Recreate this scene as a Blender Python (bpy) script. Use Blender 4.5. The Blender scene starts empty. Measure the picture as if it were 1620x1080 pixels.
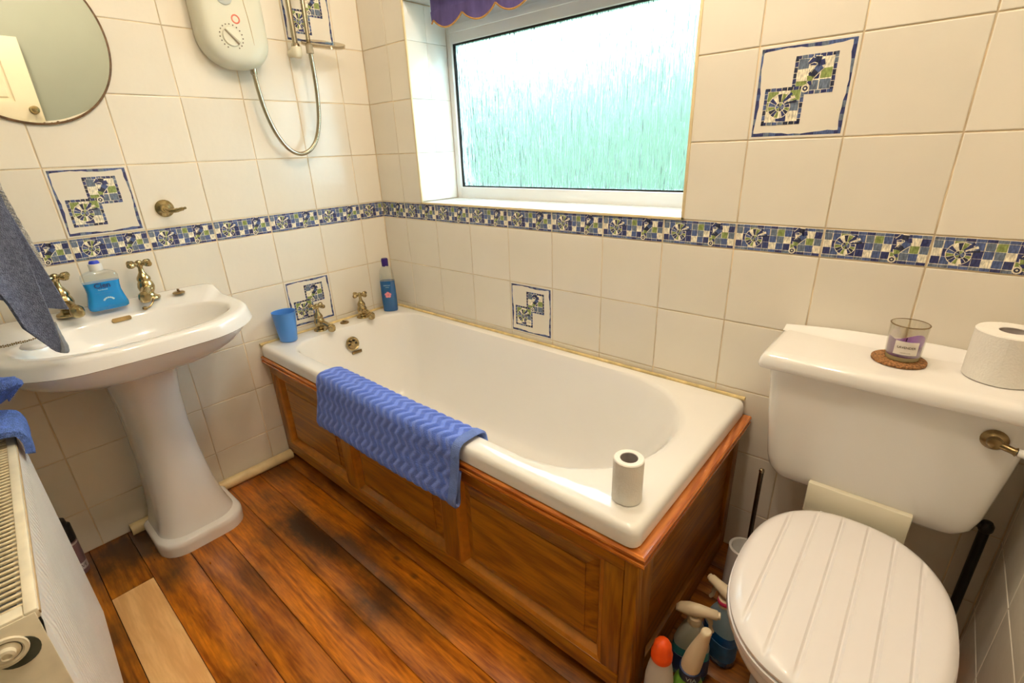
import bpy, bmesh, math, random
from mathutils import Vector, Matrix, noise

random.seed(7)
PI = math.pi
SC = bpy.context.scene
COL = SC.collection

# ---------------------------------------------------------------- camera, world, light, exposure
cam_data = bpy.data.cameras.new('camera')
cam = bpy.data.objects.new('camera', cam_data)
COL.objects.link(cam)
cam_data.sensor_fit = 'HORIZONTAL'
cam_data.sensor_width = 36.0
cam_data.lens = 767.64 * 36.0 / 1620.0
cam_data.clip_start = 0.01
_R = ((0.7586231888315199, 0.6504674651487379, -0.037187822604503304),
      (0.2142274313901924, -0.3029379116143488, -0.928620067275469),
      (-0.615302742564218, 0.696506064933899, -0.36916369878854394))
_m = Matrix(((_R[0][0], -_R[1][0], -_R[2][0], 1.96557),
             (_R[0][1], -_R[1][1], -_R[2][1], -1.36208),
             (_R[0][2], -_R[1][2], -_R[2][2], 1.22672),
             (0, 0, 0, 1)))
cam.matrix_world = _m
SC.camera = cam

world = bpy.data.worlds.new('overcast_sky')
SC.world = world
world.use_nodes = True
_bg = world.node_tree.nodes['Background']
_bg.inputs['Color'].default_value = (0.74, 0.88, 1.0, 1)
_bg.inputs['Strength'].default_value = 13.0

LAMP_POS = (1.47, -0.68, 2.36)
BULBS = ((1.60, -0.98, 2.33), (1.34, -0.38, 2.33))
LAMP_COLOR = (1.0, 0.83, 0.63)
LAMP_STRENGTH = 150.0
HALL_FILL_STRENGTH = 0.9

SC.view_settings.view_transform = 'Standard'
SC.view_settings.look = 'None'
SC.view_settings.gamma = 1.0
SC.view_settings.use_curve_mapping = False
SC.view_settings.exposure = 0.74
SC.cycles.use_denoising = True
SC.cycles.max_bounces = 14
SC.cycles.diffuse_bounces = 6
SC.cycles.glossy_bounces = 5
SC.cycles.transmission_bounces = 10
SC.cycles.transparent_max_bounces = 16
SC.cycles.sample_clamp_indirect = 6.0

# ---------------------------------------------------------------- materials
MATS = {}


def nodes_of(m):
    return m.node_tree.nodes, m.node_tree.links


def pmat(name, col, rough=0.4, metal=0.0, spec=0.5, var=0.0, vscale=20.0, bump=0.0, bscale=60.0, stretch=None,
         trans=0.0, ior=1.45, coat=0.0, sss=0.0, emit=None, estr=0.0, rand=0.0):
    """principled material with noise colour variation and fine bump"""
    if name in MATS:
        return MATS[name]
    m = bpy.data.materials.new(name)
    m.use_nodes = True
    N, L = nodes_of(m)
    b = N['Principled BSDF']
    b.inputs['Base Color'].default_value = (*col, 1)
    b.inputs['Roughness'].default_value = rough
    b.inputs['Metallic'].default_value = metal
    b.inputs['Specular IOR Level'].default_value = spec
    b.inputs['IOR'].default_value = ior
    b.inputs['Transmission Weight'].default_value = trans
    b.inputs['Coat Weight'].default_value = coat
    b.inputs['Subsurface Weight'].default_value = sss
    if emit:
        b.inputs['Emission Color'].default_value = (*emit, 1)
        b.inputs['Emission Strength'].default_value = estr
    tc = N.new('ShaderNodeTexCoord')
    src = tc.outputs['Object']
    if stretch:
        mp = N.new('ShaderNodeMapping')
        mp.inputs['Scale'].default_value = stretch
        L.new(src, mp.inputs['Vector'])
        src = mp.outputs['Vector']
    if var > 0 or rand > 0:
        nz = N.new('ShaderNodeTexNoise')
        nz.inputs['Scale'].default_value = vscale
        nz.inputs['Detail'].default_value = 4
        L.new(src, nz.inputs['Vector'])
        mr = N.new('ShaderNodeMapRange')
        mr.inputs['From Min'].default_value = 0.3
        mr.inputs['From Max'].default_value = 0.7
        mr.inputs['To Min'].default_value = 1 - var
        mr.inputs['To Max'].default_value = 1 + var * 0.5
        L.new(nz.outputs['Fac'], mr.inputs['Value'])
        val = mr.outputs['Result']
        if rand > 0:
            oi = N.new('ShaderNodeObjectInfo')
            m2 = N.new('ShaderNodeMapRange')
            m2.inputs['To Min'].default_value = 1 - rand
            m2.inputs['To Max'].default_value = 1 + rand * 0.4
            L.new(oi.outputs['Random'], m2.inputs['Value'])
            mu = N.new('ShaderNodeMath')
            mu.operation = 'MULTIPLY'
            L.new(val, mu.inputs[0])
            L.new(m2.outputs['Result'], mu.inputs[1])
            val = mu.outputs[0]
        hs = N.new('ShaderNodeHueSaturation')
        hs.inputs['Color'].default_value = (*col, 1)
        L.new(val, hs.inputs['Value'])
        L.new(hs.outputs['Color'], b.inputs['Base Color'])
    if bump > 0:
        nb = N.new('ShaderNodeTexNoise')
        nb.inputs['Scale'].default_value = bscale
        nb.inputs['Detail'].default_value = 3
        L.new(src, nb.inputs['Vector'])
        bp = N.new('ShaderNodeBump')
        bp.inputs['Strength'].default_value = bump
        bp.inputs['Distance'].default_value = 0.01
        L.new(nb.outputs['Fac'], bp.inputs['Height'])
        L.new(bp.outputs['Normal'], b.inputs['Normal'])
    MATS[name] = m
    return m


def print_mat():
    """flat ceramic print: colour from the polygons, brushy watercolour variation"""
    m = bpy.data.materials.new('painted_glaze')
    m.use_nodes = True
    N, L = nodes_of(m)
    b = N['Principled BSDF']
    b.inputs['Roughness'].default_value = 0.22
    at = N.new('ShaderNodeAttribute')
    at.attribute_name = 'Col'
    tc = N.new('ShaderNodeTexCoord')
    mp = N.new('ShaderNodeMapping')
    mp.inputs['Scale'].default_value = (3.0, 1, 1.0)
    L.new(tc.outputs['Object'], mp.inputs['Vector'])
    nz = N.new('ShaderNodeTexNoise')
    nz.inputs['Scale'].default_value = 90
    nz.inputs['Detail'].default_value = 3
    L.new(mp.outputs['Vector'], nz.inputs['Vector'])
    mr = N.new('ShaderNodeMapRange')
    mr.inputs['From Min'].default_value = 0.3
    mr.inputs['From Max'].default_value = 0.75
    mr.inputs['To Min'].default_value = 0.6
    mr.inputs['To Max'].default_value = 1.6
    L.new(nz.outputs['Fac'], mr.inputs['Value'])
    hs = N.new('ShaderNodeHueSaturation')
    L.new(at.outputs['Color'], hs.inputs['Color'])
    L.new(mr.outputs['Result'], hs.inputs['Value'])
    L.new(hs.outputs['Color'], b.inputs['Base Color'])
    return m


def wood_mat(name, dark, light, axis='x', scale=1.0, rough=0.35, ring=9.0, rand=0.25, stain=0.0, coat=0.25, rings=90.0, grain=0.24):
    m = bpy.data.materials.new(name)
    m.use_nodes = True
    N, L = nodes_of(m)
    b = N['Principled BSDF']
    b.inputs['Coat Weight'].default_value = coat
    b.inputs['Coat Roughness'].default_value = 0.25
    tc = N.new('ShaderNodeTexCoord')
    oi = N.new('ShaderNodeObjectInfo')
    add = N.new('ShaderNodeVectorMath')
    add.operation = 'MULTIPLY_ADD'
    cmb = N.new('ShaderNodeCombineXYZ')
    for k in range(3):
        L.new(oi.outputs['Random'], cmb.inputs[k])
    add.inputs[1].default_value = (7.3, 3.1, 5.7)
    L.new(cmb.outputs[0], add.inputs[0])
    L.new(tc.outputs['Object'], add.inputs[2])
    mp = N.new('ShaderNodeMapping')
    s = {'x': (0.10, 1, 1), 'y': (1, 0.10, 1), 'z': (1, 1, 0.10)}[axis]
    mp.inputs['Scale'].default_value = tuple(v * scale for v in s)
    L.new(add.outputs[0], mp.inputs['Vector'])
    nz = N.new('ShaderNodeTexNoise')
    nz.inputs['Scale'].default_value = ring
    nz.inputs['Detail'].default_value = 2
    nz.inputs['Distortion'].default_value = 0.6
    L.new(mp.outputs['Vector'], nz.inputs['Vector'])
    sn = N.new('ShaderNodeMath')
    sn.operation = 'MULTIPLY'
    sn.inputs[1].default_value = rings
    L.new(nz.outputs['Fac'], sn.inputs[0])
    si = N.new('ShaderNodeMath')
    si.operation = 'SINE'
    L.new(sn.outputs[0], si.inputs[0])
    nf = N.new('ShaderNodeTexNoise')
    nf.inputs['Scale'].default_value = 160
    nf.inputs['Detail'].default_value = 3
    L.new(mp.outputs['Vector'], nf.inputs['Vector'])
    mixv = N.new('ShaderNodeMath')
    mixv.operation = 'MULTIPLY_ADD'
    mixv.inputs[1].default_value = grain
    L.new(si.outputs[0], mixv.inputs[0])
    L.new(nf.outputs['Fac'], mixv.inputs[2])
    ramp = N.new('ShaderNodeMapRange')
    ramp.inputs['From Min'].default_value = 0.25
    ramp.inputs['From Max'].default_value = 0.8
    L.new(mixv.outputs[0], ramp.inputs['Value'])
    mx = N.new('ShaderNodeMix')
    mx.data_type = 'RGBA'
    mx.inputs[6].default_value = (*dark, 1)
    mx.inputs[7].default_value = (*light, 1)
    L.new(ramp.outputs['Result'], mx.inputs[0])
    col = mx.outputs[2]
    hs = N.new('ShaderNodeHueSaturation')
    m2 = N.new('ShaderNodeMapRange')
    m2.inputs['To Min'].default_value = 1 - rand
    m2.inputs['To Max'].default_value = 1 + rand * 0.5
    L.new(oi.outputs['Random'], m2.inputs['Value'])
    L.new(m2.outputs['Result'], hs.inputs['Value'])
    L.new(col, hs.inputs['Color'])
    col = hs.outputs['Color']
    if stain > 0:
        geo = N.new('ShaderNodeNewGeometry')
        n1 = N.new('ShaderNodeTexNoise')
        n1.inputs['Scale'].default_value = 3.6
        n1.inputs['Detail'].default_value = 5
        n1.inputs['Roughness'].default_value = 0.6
        mpp = N.new('ShaderNodeMapping')
        mpp.inputs['Scale'].default_value = (0.75, 1.3, 1)
        mpp.inputs['Location'].default_value = (0.35, 0.1, 0)
        L.new(geo.outputs['Position'], mpp.inputs['Vector'])
        L.new(mpp.outputs[0], n1.inputs['Vector'])
        r1 = N.new('ShaderNodeMapRange')
        r1.inputs['From Min'].default_value = 0.46
        r1.inputs['From Max'].default_value = 0.68
        r1.inputs['To Max'].default_value = stain
        L.new(n1.outputs['Fac'], r1.inputs['Value'])
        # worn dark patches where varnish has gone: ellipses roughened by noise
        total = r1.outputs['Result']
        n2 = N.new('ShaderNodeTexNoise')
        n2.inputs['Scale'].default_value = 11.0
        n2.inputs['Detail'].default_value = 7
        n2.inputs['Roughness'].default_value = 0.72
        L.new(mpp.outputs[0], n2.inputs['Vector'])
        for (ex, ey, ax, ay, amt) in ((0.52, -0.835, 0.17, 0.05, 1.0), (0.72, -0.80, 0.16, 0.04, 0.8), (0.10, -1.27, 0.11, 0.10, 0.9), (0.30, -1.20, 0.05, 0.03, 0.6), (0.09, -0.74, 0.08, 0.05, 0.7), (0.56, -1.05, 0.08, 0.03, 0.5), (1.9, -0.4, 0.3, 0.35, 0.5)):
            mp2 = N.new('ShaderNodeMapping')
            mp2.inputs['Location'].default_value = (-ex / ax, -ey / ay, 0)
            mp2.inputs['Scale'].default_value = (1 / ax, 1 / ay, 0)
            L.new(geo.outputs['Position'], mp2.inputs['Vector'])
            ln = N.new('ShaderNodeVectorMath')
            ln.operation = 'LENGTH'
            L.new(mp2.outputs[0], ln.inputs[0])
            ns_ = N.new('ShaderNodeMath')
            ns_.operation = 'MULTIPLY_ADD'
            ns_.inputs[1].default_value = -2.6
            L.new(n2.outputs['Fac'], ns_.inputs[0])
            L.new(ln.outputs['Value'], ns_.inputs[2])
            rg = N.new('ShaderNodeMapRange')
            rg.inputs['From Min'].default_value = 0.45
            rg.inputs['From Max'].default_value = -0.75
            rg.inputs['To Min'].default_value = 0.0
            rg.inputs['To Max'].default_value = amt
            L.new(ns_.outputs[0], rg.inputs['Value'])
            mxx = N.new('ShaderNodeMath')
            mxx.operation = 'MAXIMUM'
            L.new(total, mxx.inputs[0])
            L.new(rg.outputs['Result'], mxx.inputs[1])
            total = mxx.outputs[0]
        vo = N.new('ShaderNodeTexVoronoi')
        vo.inputs['Scale'].default_value = 1.0
        mk_ = N.new('ShaderNodeMapping')
        mk_.inputs['Scale'].default_value = (3.4, 6.5, 0)
        L.new(geo.outputs['Position'], mk_.inputs['Vector'])
        L.new(mk_.outputs[0], vo.inputs['Vector'])
        kn = N.new('ShaderNodeMapRange')
        kn.inputs['From Min'].default_value = 0.085
        kn.inputs['From Max'].default_value = 0.03
        kn.inputs['To Max'].default_value = 0.75
        L.new(vo.outputs['Distance'], kn.inputs['Value'])
        mk2 = N.new('ShaderNodeMath')
        mk2.operation = 'MAXIMUM'
        L.new(total, mk2.inputs[0])
        L.new(kn.outputs['Result'], mk2.inputs[1])
        total = mk2.outputs[0]
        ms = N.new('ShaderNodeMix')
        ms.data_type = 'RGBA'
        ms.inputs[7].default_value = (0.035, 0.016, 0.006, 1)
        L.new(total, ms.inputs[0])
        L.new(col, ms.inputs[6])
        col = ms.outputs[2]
    L.new(col, b.inputs['Base Color'])
    rr = N.new('ShaderNodeMapRange')
    rr.inputs['To Min'].default_value = rough - 0.08
    rr.inputs['To Max'].default_value = rough + 0.12
    L.new(nf.outputs['Fac'], rr.inputs['Value'])
    L.new(rr.outputs['Result'], b.inputs['Roughness'])
    bp = N.new('ShaderNodeBump')
    bp.inputs['Strength'].default_value = 0.12
    bp.inputs['Distance'].default_value = 0.003
    L.new(nf.outputs['Fac'], bp.inputs['Height'])
    L.new(bp.outputs['Normal'], b.inputs['Normal'])
    return m


def chevron_mat():
    """two-tone blue terry in zigzag bands, read from the UV map (metres along x, metres along the drape)"""
    m = bpy.data.materials.new('chevron_terry')
    m.use_nodes = True
    N, L = nodes_of(m)
    b = N['Principled BSDF']
    b.inputs['Roughness'].default_value = 0.95
    b.inputs['Specular IOR Level'].default_value = 0.1
    b.inputs['Sheen Weight'].default_value = 0.3
    at = N.new('ShaderNodeAttribute')
    at.attribute_name = 'Col'
    tc = N.new('ShaderNodeTexCoord')
    nz = N.new('ShaderNodeTexNoise')
    nz.inputs['Scale'].default_value = 420
    L.new(tc.outputs['Object'], nz.inputs['Vector'])
    mr = N.new('ShaderNodeMapRange')
    mr.inputs['To Min'].default_value = 0.55
    mr.inputs['To Max'].default_value = 1.45
    L.new(nz.outputs['Fac'], mr.inputs['Value'])
    hs = N.new('ShaderNodeHueSaturation')
    L.new(at.outputs['Color'], hs.inputs['Color'])
    L.new(mr.outputs['Result'], hs.inputs['Value'])
    L.new(hs.outputs['Color'], b.inputs['Base Color'])
    bp = N.new('ShaderNodeBump')
    bp.inputs['Strength'].default_value = 0.8
    bp.inputs['Distance'].default_value = 0.003
    L.new(nz.outputs['Fac'], bp.inputs['Height'])
    L.new(bp.outputs['Normal'], b.inputs['Normal'])
    return m


def thin_clear(name, tint, refl=0.12, edge=0.45):
    m = bpy.data.materials.new(name)
    m.use_nodes = True
    N, L = nodes_of(m)
    out = N['Material Output']
    N.remove(N['Principled BSDF'])
    t = N.new('ShaderNodeBsdfTransparent')
    t.inputs['Color'].default_value = (*tint, 1)
    g = N.new('ShaderNodeBsdfGlossy')
    g.inputs['Roughness'].default_value = 0.04
    lw = N.new('ShaderNodeLayerWeight')
    lw.inputs['Blend'].default_value = 0.25
    mu = N.new('ShaderNodeMath')
    mu.operation = 'MULTIPLY_ADD'
    mu.inputs[1].default_value = edge
    mu.inputs[2].default_value = refl * 0.4
    L.new(lw.outputs['Facing'], mu.inputs[0])
    mx = N.new('ShaderNodeMixShader')
    L.new(mu.outputs[0], mx.inputs[0])
    L.new(t.outputs[0], mx.inputs[1])
    L.new(g.outputs[0], mx.inputs[2])
    L.new(mx.outputs[0], out.inputs['Surface'])
    return m


def rain_glass():
    """obscure window glass with fine vertical rain streaks"""
    m = bpy.data.materials.new('rain_glass')
    m.use_nodes = True
    N, L = nodes_of(m)
    b = N['Principled BSDF']
    b.inputs['Base Color'].default_value = (0.72, 0.92, 0.92, 1)
    b.inputs['Transmission Weight'].default_value = 1.0
    b.inputs['Roughness'].default_value = 0.20
    b.inputs['IOR'].default_value = 1.45
    tc = N.new('ShaderNodeTexCoord')
    mp = N.new('ShaderNodeMapping')
    mp.inputs['Scale'].default_value = (1.0, 1.0, 0.05)
    L.new(tc.outputs['Object'], mp.inputs['Vector'])
    nz = N.new('ShaderNodeTexNoise')
    nz.inputs['Scale'].default_value = 150
    nz.inputs['Detail'].default_value = 2
    nz.inputs['Distortion'].default_value = 0.4
    L.new(mp.outputs['Vector'], nz.inputs['Vector'])
    bp = N.new('ShaderNodeBump')
    bp.inputs['Strength'].default_value = 1.0
    bp.inputs['Distance'].default_value = 0.008
    L.new(nz.outputs['Fac'], bp.inputs['Height'])
    L.new(bp.outputs['Normal'], b.inputs['Normal'])
    return m


CREAM_TILE = pmat('cream_glazed_tile', (0.80, 0.745, 0.65), 0.18, var=0.035, vscale=5, bump=0.10, bscale=14, rand=0.05)
WHITE_TILE = pmat('white_glazed_tile', (0.84, 0.84, 0.82), 0.2, var=0.03, vscale=5, bump=0.08, bscale=14)
GROUT = pmat('aged_grout', (0.80, 0.66, 0.46), 0.9, var=0.35, vscale=9, bump=0.2, bscale=200)
PAINT = pmat('grey_green_wall_paint', (0.30, 0.32, 0.27), 0.8, var=0.05, vscale=3)
CEIL_PAINT = pmat('ceiling_paint', (0.80, 0.78, 0.72), 0.85, var=0.03, vscale=4)
CERAMIC = pmat('white_ceramic', (0.84, 0.82, 0.80), 0.10, var=0.02, vscale=6, coat=0.4)
BATH_ENAMEL = pmat('bath_enamel', (0.86, 0.84, 0.81), 0.10, var=0.015, vscale=4, coat=0.4)
SEALANT = pmat('yellowed_sealant', (0.72, 0.56, 0.27), 0.5, var=0.3, vscale=25)
BRASS = pmat('aged_brass', (0.48, 0.37, 0.19), 0.22, metal=1.0, var=0.3, vscale=60)
BRASS_DARK = pmat('tarnished_brass', (0.30, 0.21, 0.10), 0.3, metal=1.0, var=0.35, vscale=50)
CHROME = pmat('warm_chrome', (0.44, 0.38, 0.28), 0.24, metal=1.0, var=0.08, vscale=80)
DARK = pmat('dark_gap', (0.015, 0.012, 0.01), 0.8, var=0.2, vscale=30)
BLACK_PLASTIC = pmat('black_plastic', (0.012, 0.012, 0.013), 0.35, var=0.2, vscale=40)
CREAM_PLASTIC = pmat('cream_plastic', (0.74, 0.68, 0.52), 0.3, var=0.05, vscale=10)
SHOWER_PLASTIC = pmat('shower_casing_plastic', (0.70, 0.69, 0.58), 0.32, var=0.03, vscale=8)
SEAM = pmat('tan_seam', (0.50, 0.36, 0.20), 0.6, var=0.1, vscale=40)
RED = pmat('red_print', (0.80, 0.20, 0.14), 0.5, var=0.1, vscale=60)
DIAL_PRINT = pmat('dark_print', (0.12, 0.09, 0.06), 0.6, var=0.1, vscale=60)
UPVC = pmat('white_window_frame', (0.80, 0.80, 0.79), 0.3, var=0.02, vscale=8)
PIPE_CREAM = pmat('cream_painted_pipe', (0.80, 0.63, 0.34), 0.4, var=0.15, vscale=20, bump=0.1, bscale=60)
ENAMEL = pmat('radiator_enamel', (0.80, 0.80, 0.79), 0.28, var=0.03, vscale=15, bump=0.05, bscale=120)
ENAMEL_OLD = pmat('yellowed_radiator_enamel', (0.78, 0.70, 0.54), 0.35, var=0.18, vscale=18)
RUSTY = pmat('rusty_slat_enamel', (0.72, 0.60, 0.40), 0.45, var=0.45, vscale=38)
TERRY_GREY = pmat('slate_terry', (0.23, 0.265, 0.40), 0.95, spec=0.1, var=0.35, vscale=140, bump=1.0, bscale=420)
TERRY_BLUE = pmat('blue_terry', (0.18, 0.31, 0.86), 0.95, spec=0.1, var=0.3, vscale=110, bump=1.0, bscale=420)
LACE = pmat('white_towelling', (0.62, 0.60, 0.56), 0.95, spec=0.1, var=0.3, vscale=60, bump=0.8, bscale=300)
PAPER = pmat('toilet_paper', (0.84, 0.81, 0.76), 0.95, spec=0.1, var=0.03, vscale=30, bump=0.15, bscale=260)
CARDBOARD = pmat('grey_cardboard', (0.46, 0.41, 0.39), 0.9, var=0.1, vscale=30)
OAK_X = wood_mat('oak_grain_along', (0.26, 0.090, 0.004), (0.50, 0.205, 0.010), 'x', rough=0.34, ring=5.0, rand=0.08, coat=0.12, rings=120, grain=0.19)
OAK_Z = wood_mat('oak_grain_upright', (0.23, 0.078, 0.004), (0.44, 0.175, 0.009), 'z', rough=0.34, ring=5.0, rand=0.08, coat=0.12, rings=120, grain=0.19)
OAK_Y = wood_mat('oak_grain_across', (0.20, 0.066, 0.004), (0.40, 0.155, 0.009), 'y', rough=0.34, ring=5.0, rand=0.08, coat=0.12, rings=120, grain=0.19)
OAK_TRIM_X = wood_mat('orange_oak_moulding', (0.48, 0.13, 0.016), (0.76, 0.27, 0.050), 'x', rough=0.22, ring=7.0, rand=0.05, coat=0.5)
OAK_TRIM_Y = wood_mat('orange_oak_moulding_end', (0.36, 0.09, 0.014), (0.60, 0.20, 0.04), 'y', rough=0.22, ring=7.0, rand=0.05, coat=0.5)
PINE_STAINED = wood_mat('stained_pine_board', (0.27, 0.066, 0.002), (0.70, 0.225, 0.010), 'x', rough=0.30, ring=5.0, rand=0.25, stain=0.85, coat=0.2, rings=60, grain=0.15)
PINE_BARE = wood_mat('bare_pine_board', (0.80, 0.42, 0.15), (0.96, 0.57, 0.23), 'x', rough=0.65, ring=4.0, rand=0.05, coat=0.0)
GLAZE = print_mat()
CHEVRON = chevron_mat()
CLEAR = thin_clear('clear_plastic', (0.93, 0.96, 0.97))
CLEAR_GLASS = thin_clear('clear_glass', (0.95, 0.94, 0.90), 0.2)
DISH_CLEAR = thin_clear('cloudy_clear_plastic', (0.80, 0.76, 0.69), 0.06, 0.12)
RAIN = rain_glass()
MIRROR = pmat('silvered_mirror', (0.84, 0.85, 0.80), 0.015, metal=1.0, var=0.0)


# ---------------------------------------------------------------- object helpers
def wl(o):
    v = Vector((0, 0, 0))
    while o is not None:
        v += o.location
        o = o.parent
    return v


def props(o, label=None, cat=None, group=None, kind=None):
    if label:
        o['label'] = label
    if cat:
        o['category'] = cat
    if group:
        o['group'] = group
    if kind:
        o['kind'] = kind
    return o


def thing(name, label, cat, loc=(0, 0, 0), group=None):
    o = bpy.data.objects.new(name, None)
    o.empty_display_size = 0.05
    COL.objects.link(o)
    o.location = loc
    return props(o, label, cat, group)


def mk(name, verts, faces, mat, parent=None, smooth=True, sharp=None):
    """one mesh object; verts are world coordinates"""
    off = wl(parent) if parent is not None else Vector((0, 0, 0))
    me = bpy.data.meshes.new(name)
    me.from_pydata([Vector(v) - off for v in verts], [], faces)
    me.validate()
    bm = bmesh.new()
    bm.from_mesh(me)
    bmesh.ops.recalc_face_normals(bm, faces=bm.faces)
    bm.to_mesh(me)
    bm.free()
    me.materials.append(mat)
    o = bpy.data.objects.new(name, me)
    COL.objects.link(o)
    o.parent = parent
    if smooth:
        me.polygons.foreach_set('use_smooth', [True] * len(me.polygons))
        if sharp:
            me.set_sharp_from_angle(angle=math.radians(sharp))
    return o


class MB:
    """collects shapes for one mesh"""

    def __init__(s):
        s.v, s.f = [], []

    def add(s, v, f):
        n = len(s.v)
        s.v += [tuple(p) for p in v]
        s.f += [tuple(i + n for i in q) for q in f]
        return s

    def box(s, x0, x1, y0, y1, z0, z1, b=0.0):
        return s.add(*box_data(x0, x1, y0, y1, z0, z1, b))

    def build(s, name, mat, parent=None, smooth=True, sharp=35):
        return mk(name, s.v, s.f, mat, parent, smooth, sharp)


def box_data(x0, x1, y0, y1, z0, z1, b=0.0):
    if b <= 0:
        v = [(x, y, z) for x in (x0, x1) for y in (y0, y1) for z in (z0, z1)]
        f = [(0, 1, 3, 2), (4, 6, 7, 5), (0, 4, 5, 1), (2, 3, 7, 6), (0, 2, 6, 4), (1, 5, 7, 3)]
        return v, f
    bm = bmesh.new()
    bmesh.ops.create_cube(bm, size=1)
    for p in bm.verts:
        p.co = Vector(((x0 + x1) / 2 + p.co.x * (x1 - x0), (y0 + y1) / 2 + p.co.y * (y1 - y0), (z0 + z1) / 2 + p.co.z * (z1 - z0)))
    bmesh.ops.bevel(bm, geom=bm.edges[:], offset=b, segments=2, profile=0.5, affect='EDGES')
    bm.verts.index_update()
    v = [tuple(p.co) for p in bm.verts]
    f = [tuple(p.index for p in q.verts) for q in bm.faces]
    bm.free()
    return v, f


def box(name, x0, x1, y0, y1, z0, z1, mat, parent=None, b=0.002):
    v, f = box_data(x0, x1, y0, y1, z0, z1, b)
    return mk(name, v, f, mat, parent, b > 0, 35)


def frame_axes(d):
    d = Vector(d).normalized()
    a = Vector((0, 0, 1)) if abs(d.z) < 0.9 else Vector((1, 0, 0))
    u = a.cross(d).normalized()
    return u, d.cross(u), d


def lathe_data(prof, base=(0, 0, 0), axis=(0, 0, 1), n=24, cap=True):
    """profile [(radius, height)] turned about an axis"""
    u, w, d = frame_axes(axis)
    B = Vector(base)
    v, f = [], []
    for r, h in prof:
        for k in range(n):
            a = 2 * PI * k / n
            v.append(B + d * h + (u * math.cos(a) + w * math.sin(a)) * r)
    for i in range(len(prof) - 1):
        for k in range(n):
            k2 = (k + 1) % n
            f.append((i * n + k, i * n + k2, (i + 1) * n + k2, (i + 1) * n + k))
    if cap:
        f.append(tuple(range(n))[::-1])
        f.append(tuple((len(prof) - 1) * n + k for k in range(n)))
    return v, f


def lathe(name, prof, base, axis, mat, parent=None, n=24, cap=True, sharp=40):
    v, f = lathe_data(prof, base, axis, n, cap)
    return mk(name, v, f, mat, parent, True, sharp)


def spline(pts, k=8):
    P = [Vector(p) for p in pts]
    out = []
    for i in range(len(P) - 1):
        p0, p1, p2, p3 = P[max(i - 1, 0)], P[i], P[i + 1], P[min(i + 2, len(P) - 1)]
        for j in range(k):
            t = j / k
            out.append(0.5 * ((2 * p1) + (p2 - p0) * t + (2 * p0 - 5 * p1 + 4 * p2 - p3) * t * t + (3 * p1 - p0 - 3 * p2 + p3) * t ** 3))
    out.append(P[-1])
    return out


def tube_data(pts, r, n=10, cap=True):
    P = [Vector(p) for p in pts]
    rs = r if isinstance(r, (list, tuple)) else [r] * len(P)
    v, f = [], []
    u = None
    for i, p in enumerate(P):
        d = (P[min(i + 1, len(P) - 1)] - P[max(i - 1, 0)]).normalized()
        if u is None:
            u, _, _ = frame_axes(d)
        u = (u - d * u.dot(d)).normalized()
        w = d.cross(u)
        for k in range(n):
            a = 2 * PI * k / n
            v.append(p + (u * math.cos(a) + w * math.sin(a)) * rs[i])
    for i in range(len(P) - 1):
        for k in range(n):
            k2 = (k + 1) % n
            f.append((i * n + k, i * n + k2, (i + 1) * n + k2, (i + 1) * n + k))
    if cap:
        f.append(tuple(range(n))[::-1])
        f.append(tuple((len(P) - 1) * n + k for k in range(n)))
    return v, f


def tube(name, pts, r, mat, parent=None, n=10):
    v, f = tube_data(pts, r, n)
    return mk(name, v, f, mat, parent, True, 50)


def loft_data(rings, cap0=True, cap1=True, closed=False):
    n = len(rings[0])
    v = [tuple(p) for r in rings for p in r]
    f = []
    m = len(rings)
    for i in range(m if closed else m - 1):
        j = (i + 1) % m
        for k in range(n):
            k2 = (k + 1) % n
            f.append((i * n + k, i * n + k2, j * n + k2, j * n + k))
    if not closed:
        if cap0:
            f.append(tuple(range(n))[::-1])
        if cap1:
            f.append(tuple((m - 1) * n + k for k in range(n)))
    return v, f


def loft(name, rings, mat, parent=None, cap0=True, cap1=True, closed=False, sharp=50):
    v, f = loft_data(rings, cap0, cap1, closed)
    return mk(name, v, f, mat, parent, True, sharp)


def rrect(x0, x1, y0, y1, r, n=6):
    """rounded rectangle outline, r = one radius or (x0y0, x1y0, x1y1, x0y1)"""
    if not isinstance(r, (list, tuple)):
        r = (r,) * 4
    out = []
    cs = ((x0 + r[0], y0 + r[0], PI, r[0]), (x1 - r[1], y0 + r[1], 1.5 * PI, r[1]),
          (x1 - r[2], y1 - r[2], 0, r[2]), (x0 + r[3], y1 - r[3], 0.5 * PI, r[3]))
    for cx, cy, a0, rr in cs:
        for k in range(n + 1):
            a = a0 + 0.5 * PI * k / n
            out.append((cx + rr * math.cos(a), cy + rr * math.sin(a)))
    return out


def superell(cx, cy, a, b, n=48, p=2.0):
    out = []
    for k in range(n):
        t = 2 * PI * k / n
        c, s = math.cos(t), math.sin(t)
        out.append((cx + a * math.copysign(abs(c) ** (2 / p), c), cy + b * math.copysign(abs(s) ** (2 / p), s)))
    return out


def sd_rrect(px, py, x0, x1, y0, y1, r):
    cx, cy = (x0 + x1) / 2, (y0 + y1) / 2
    hx, hy = (x1 - x0) / 2, (y1 - y0) / 2
    dx, dy = px - cx, py - cy
    rr = (r[1] if dy < 0 else r[2]) if dx > 0 else (r[0] if dy < 0 else r[3])
    qx, qy = abs(dx) - hx + rr, abs(dy) - hy + rr
    return min(max(qx, qy), 0) + math.hypot(max(qx, 0), max(qy, 0)) - rr


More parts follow.
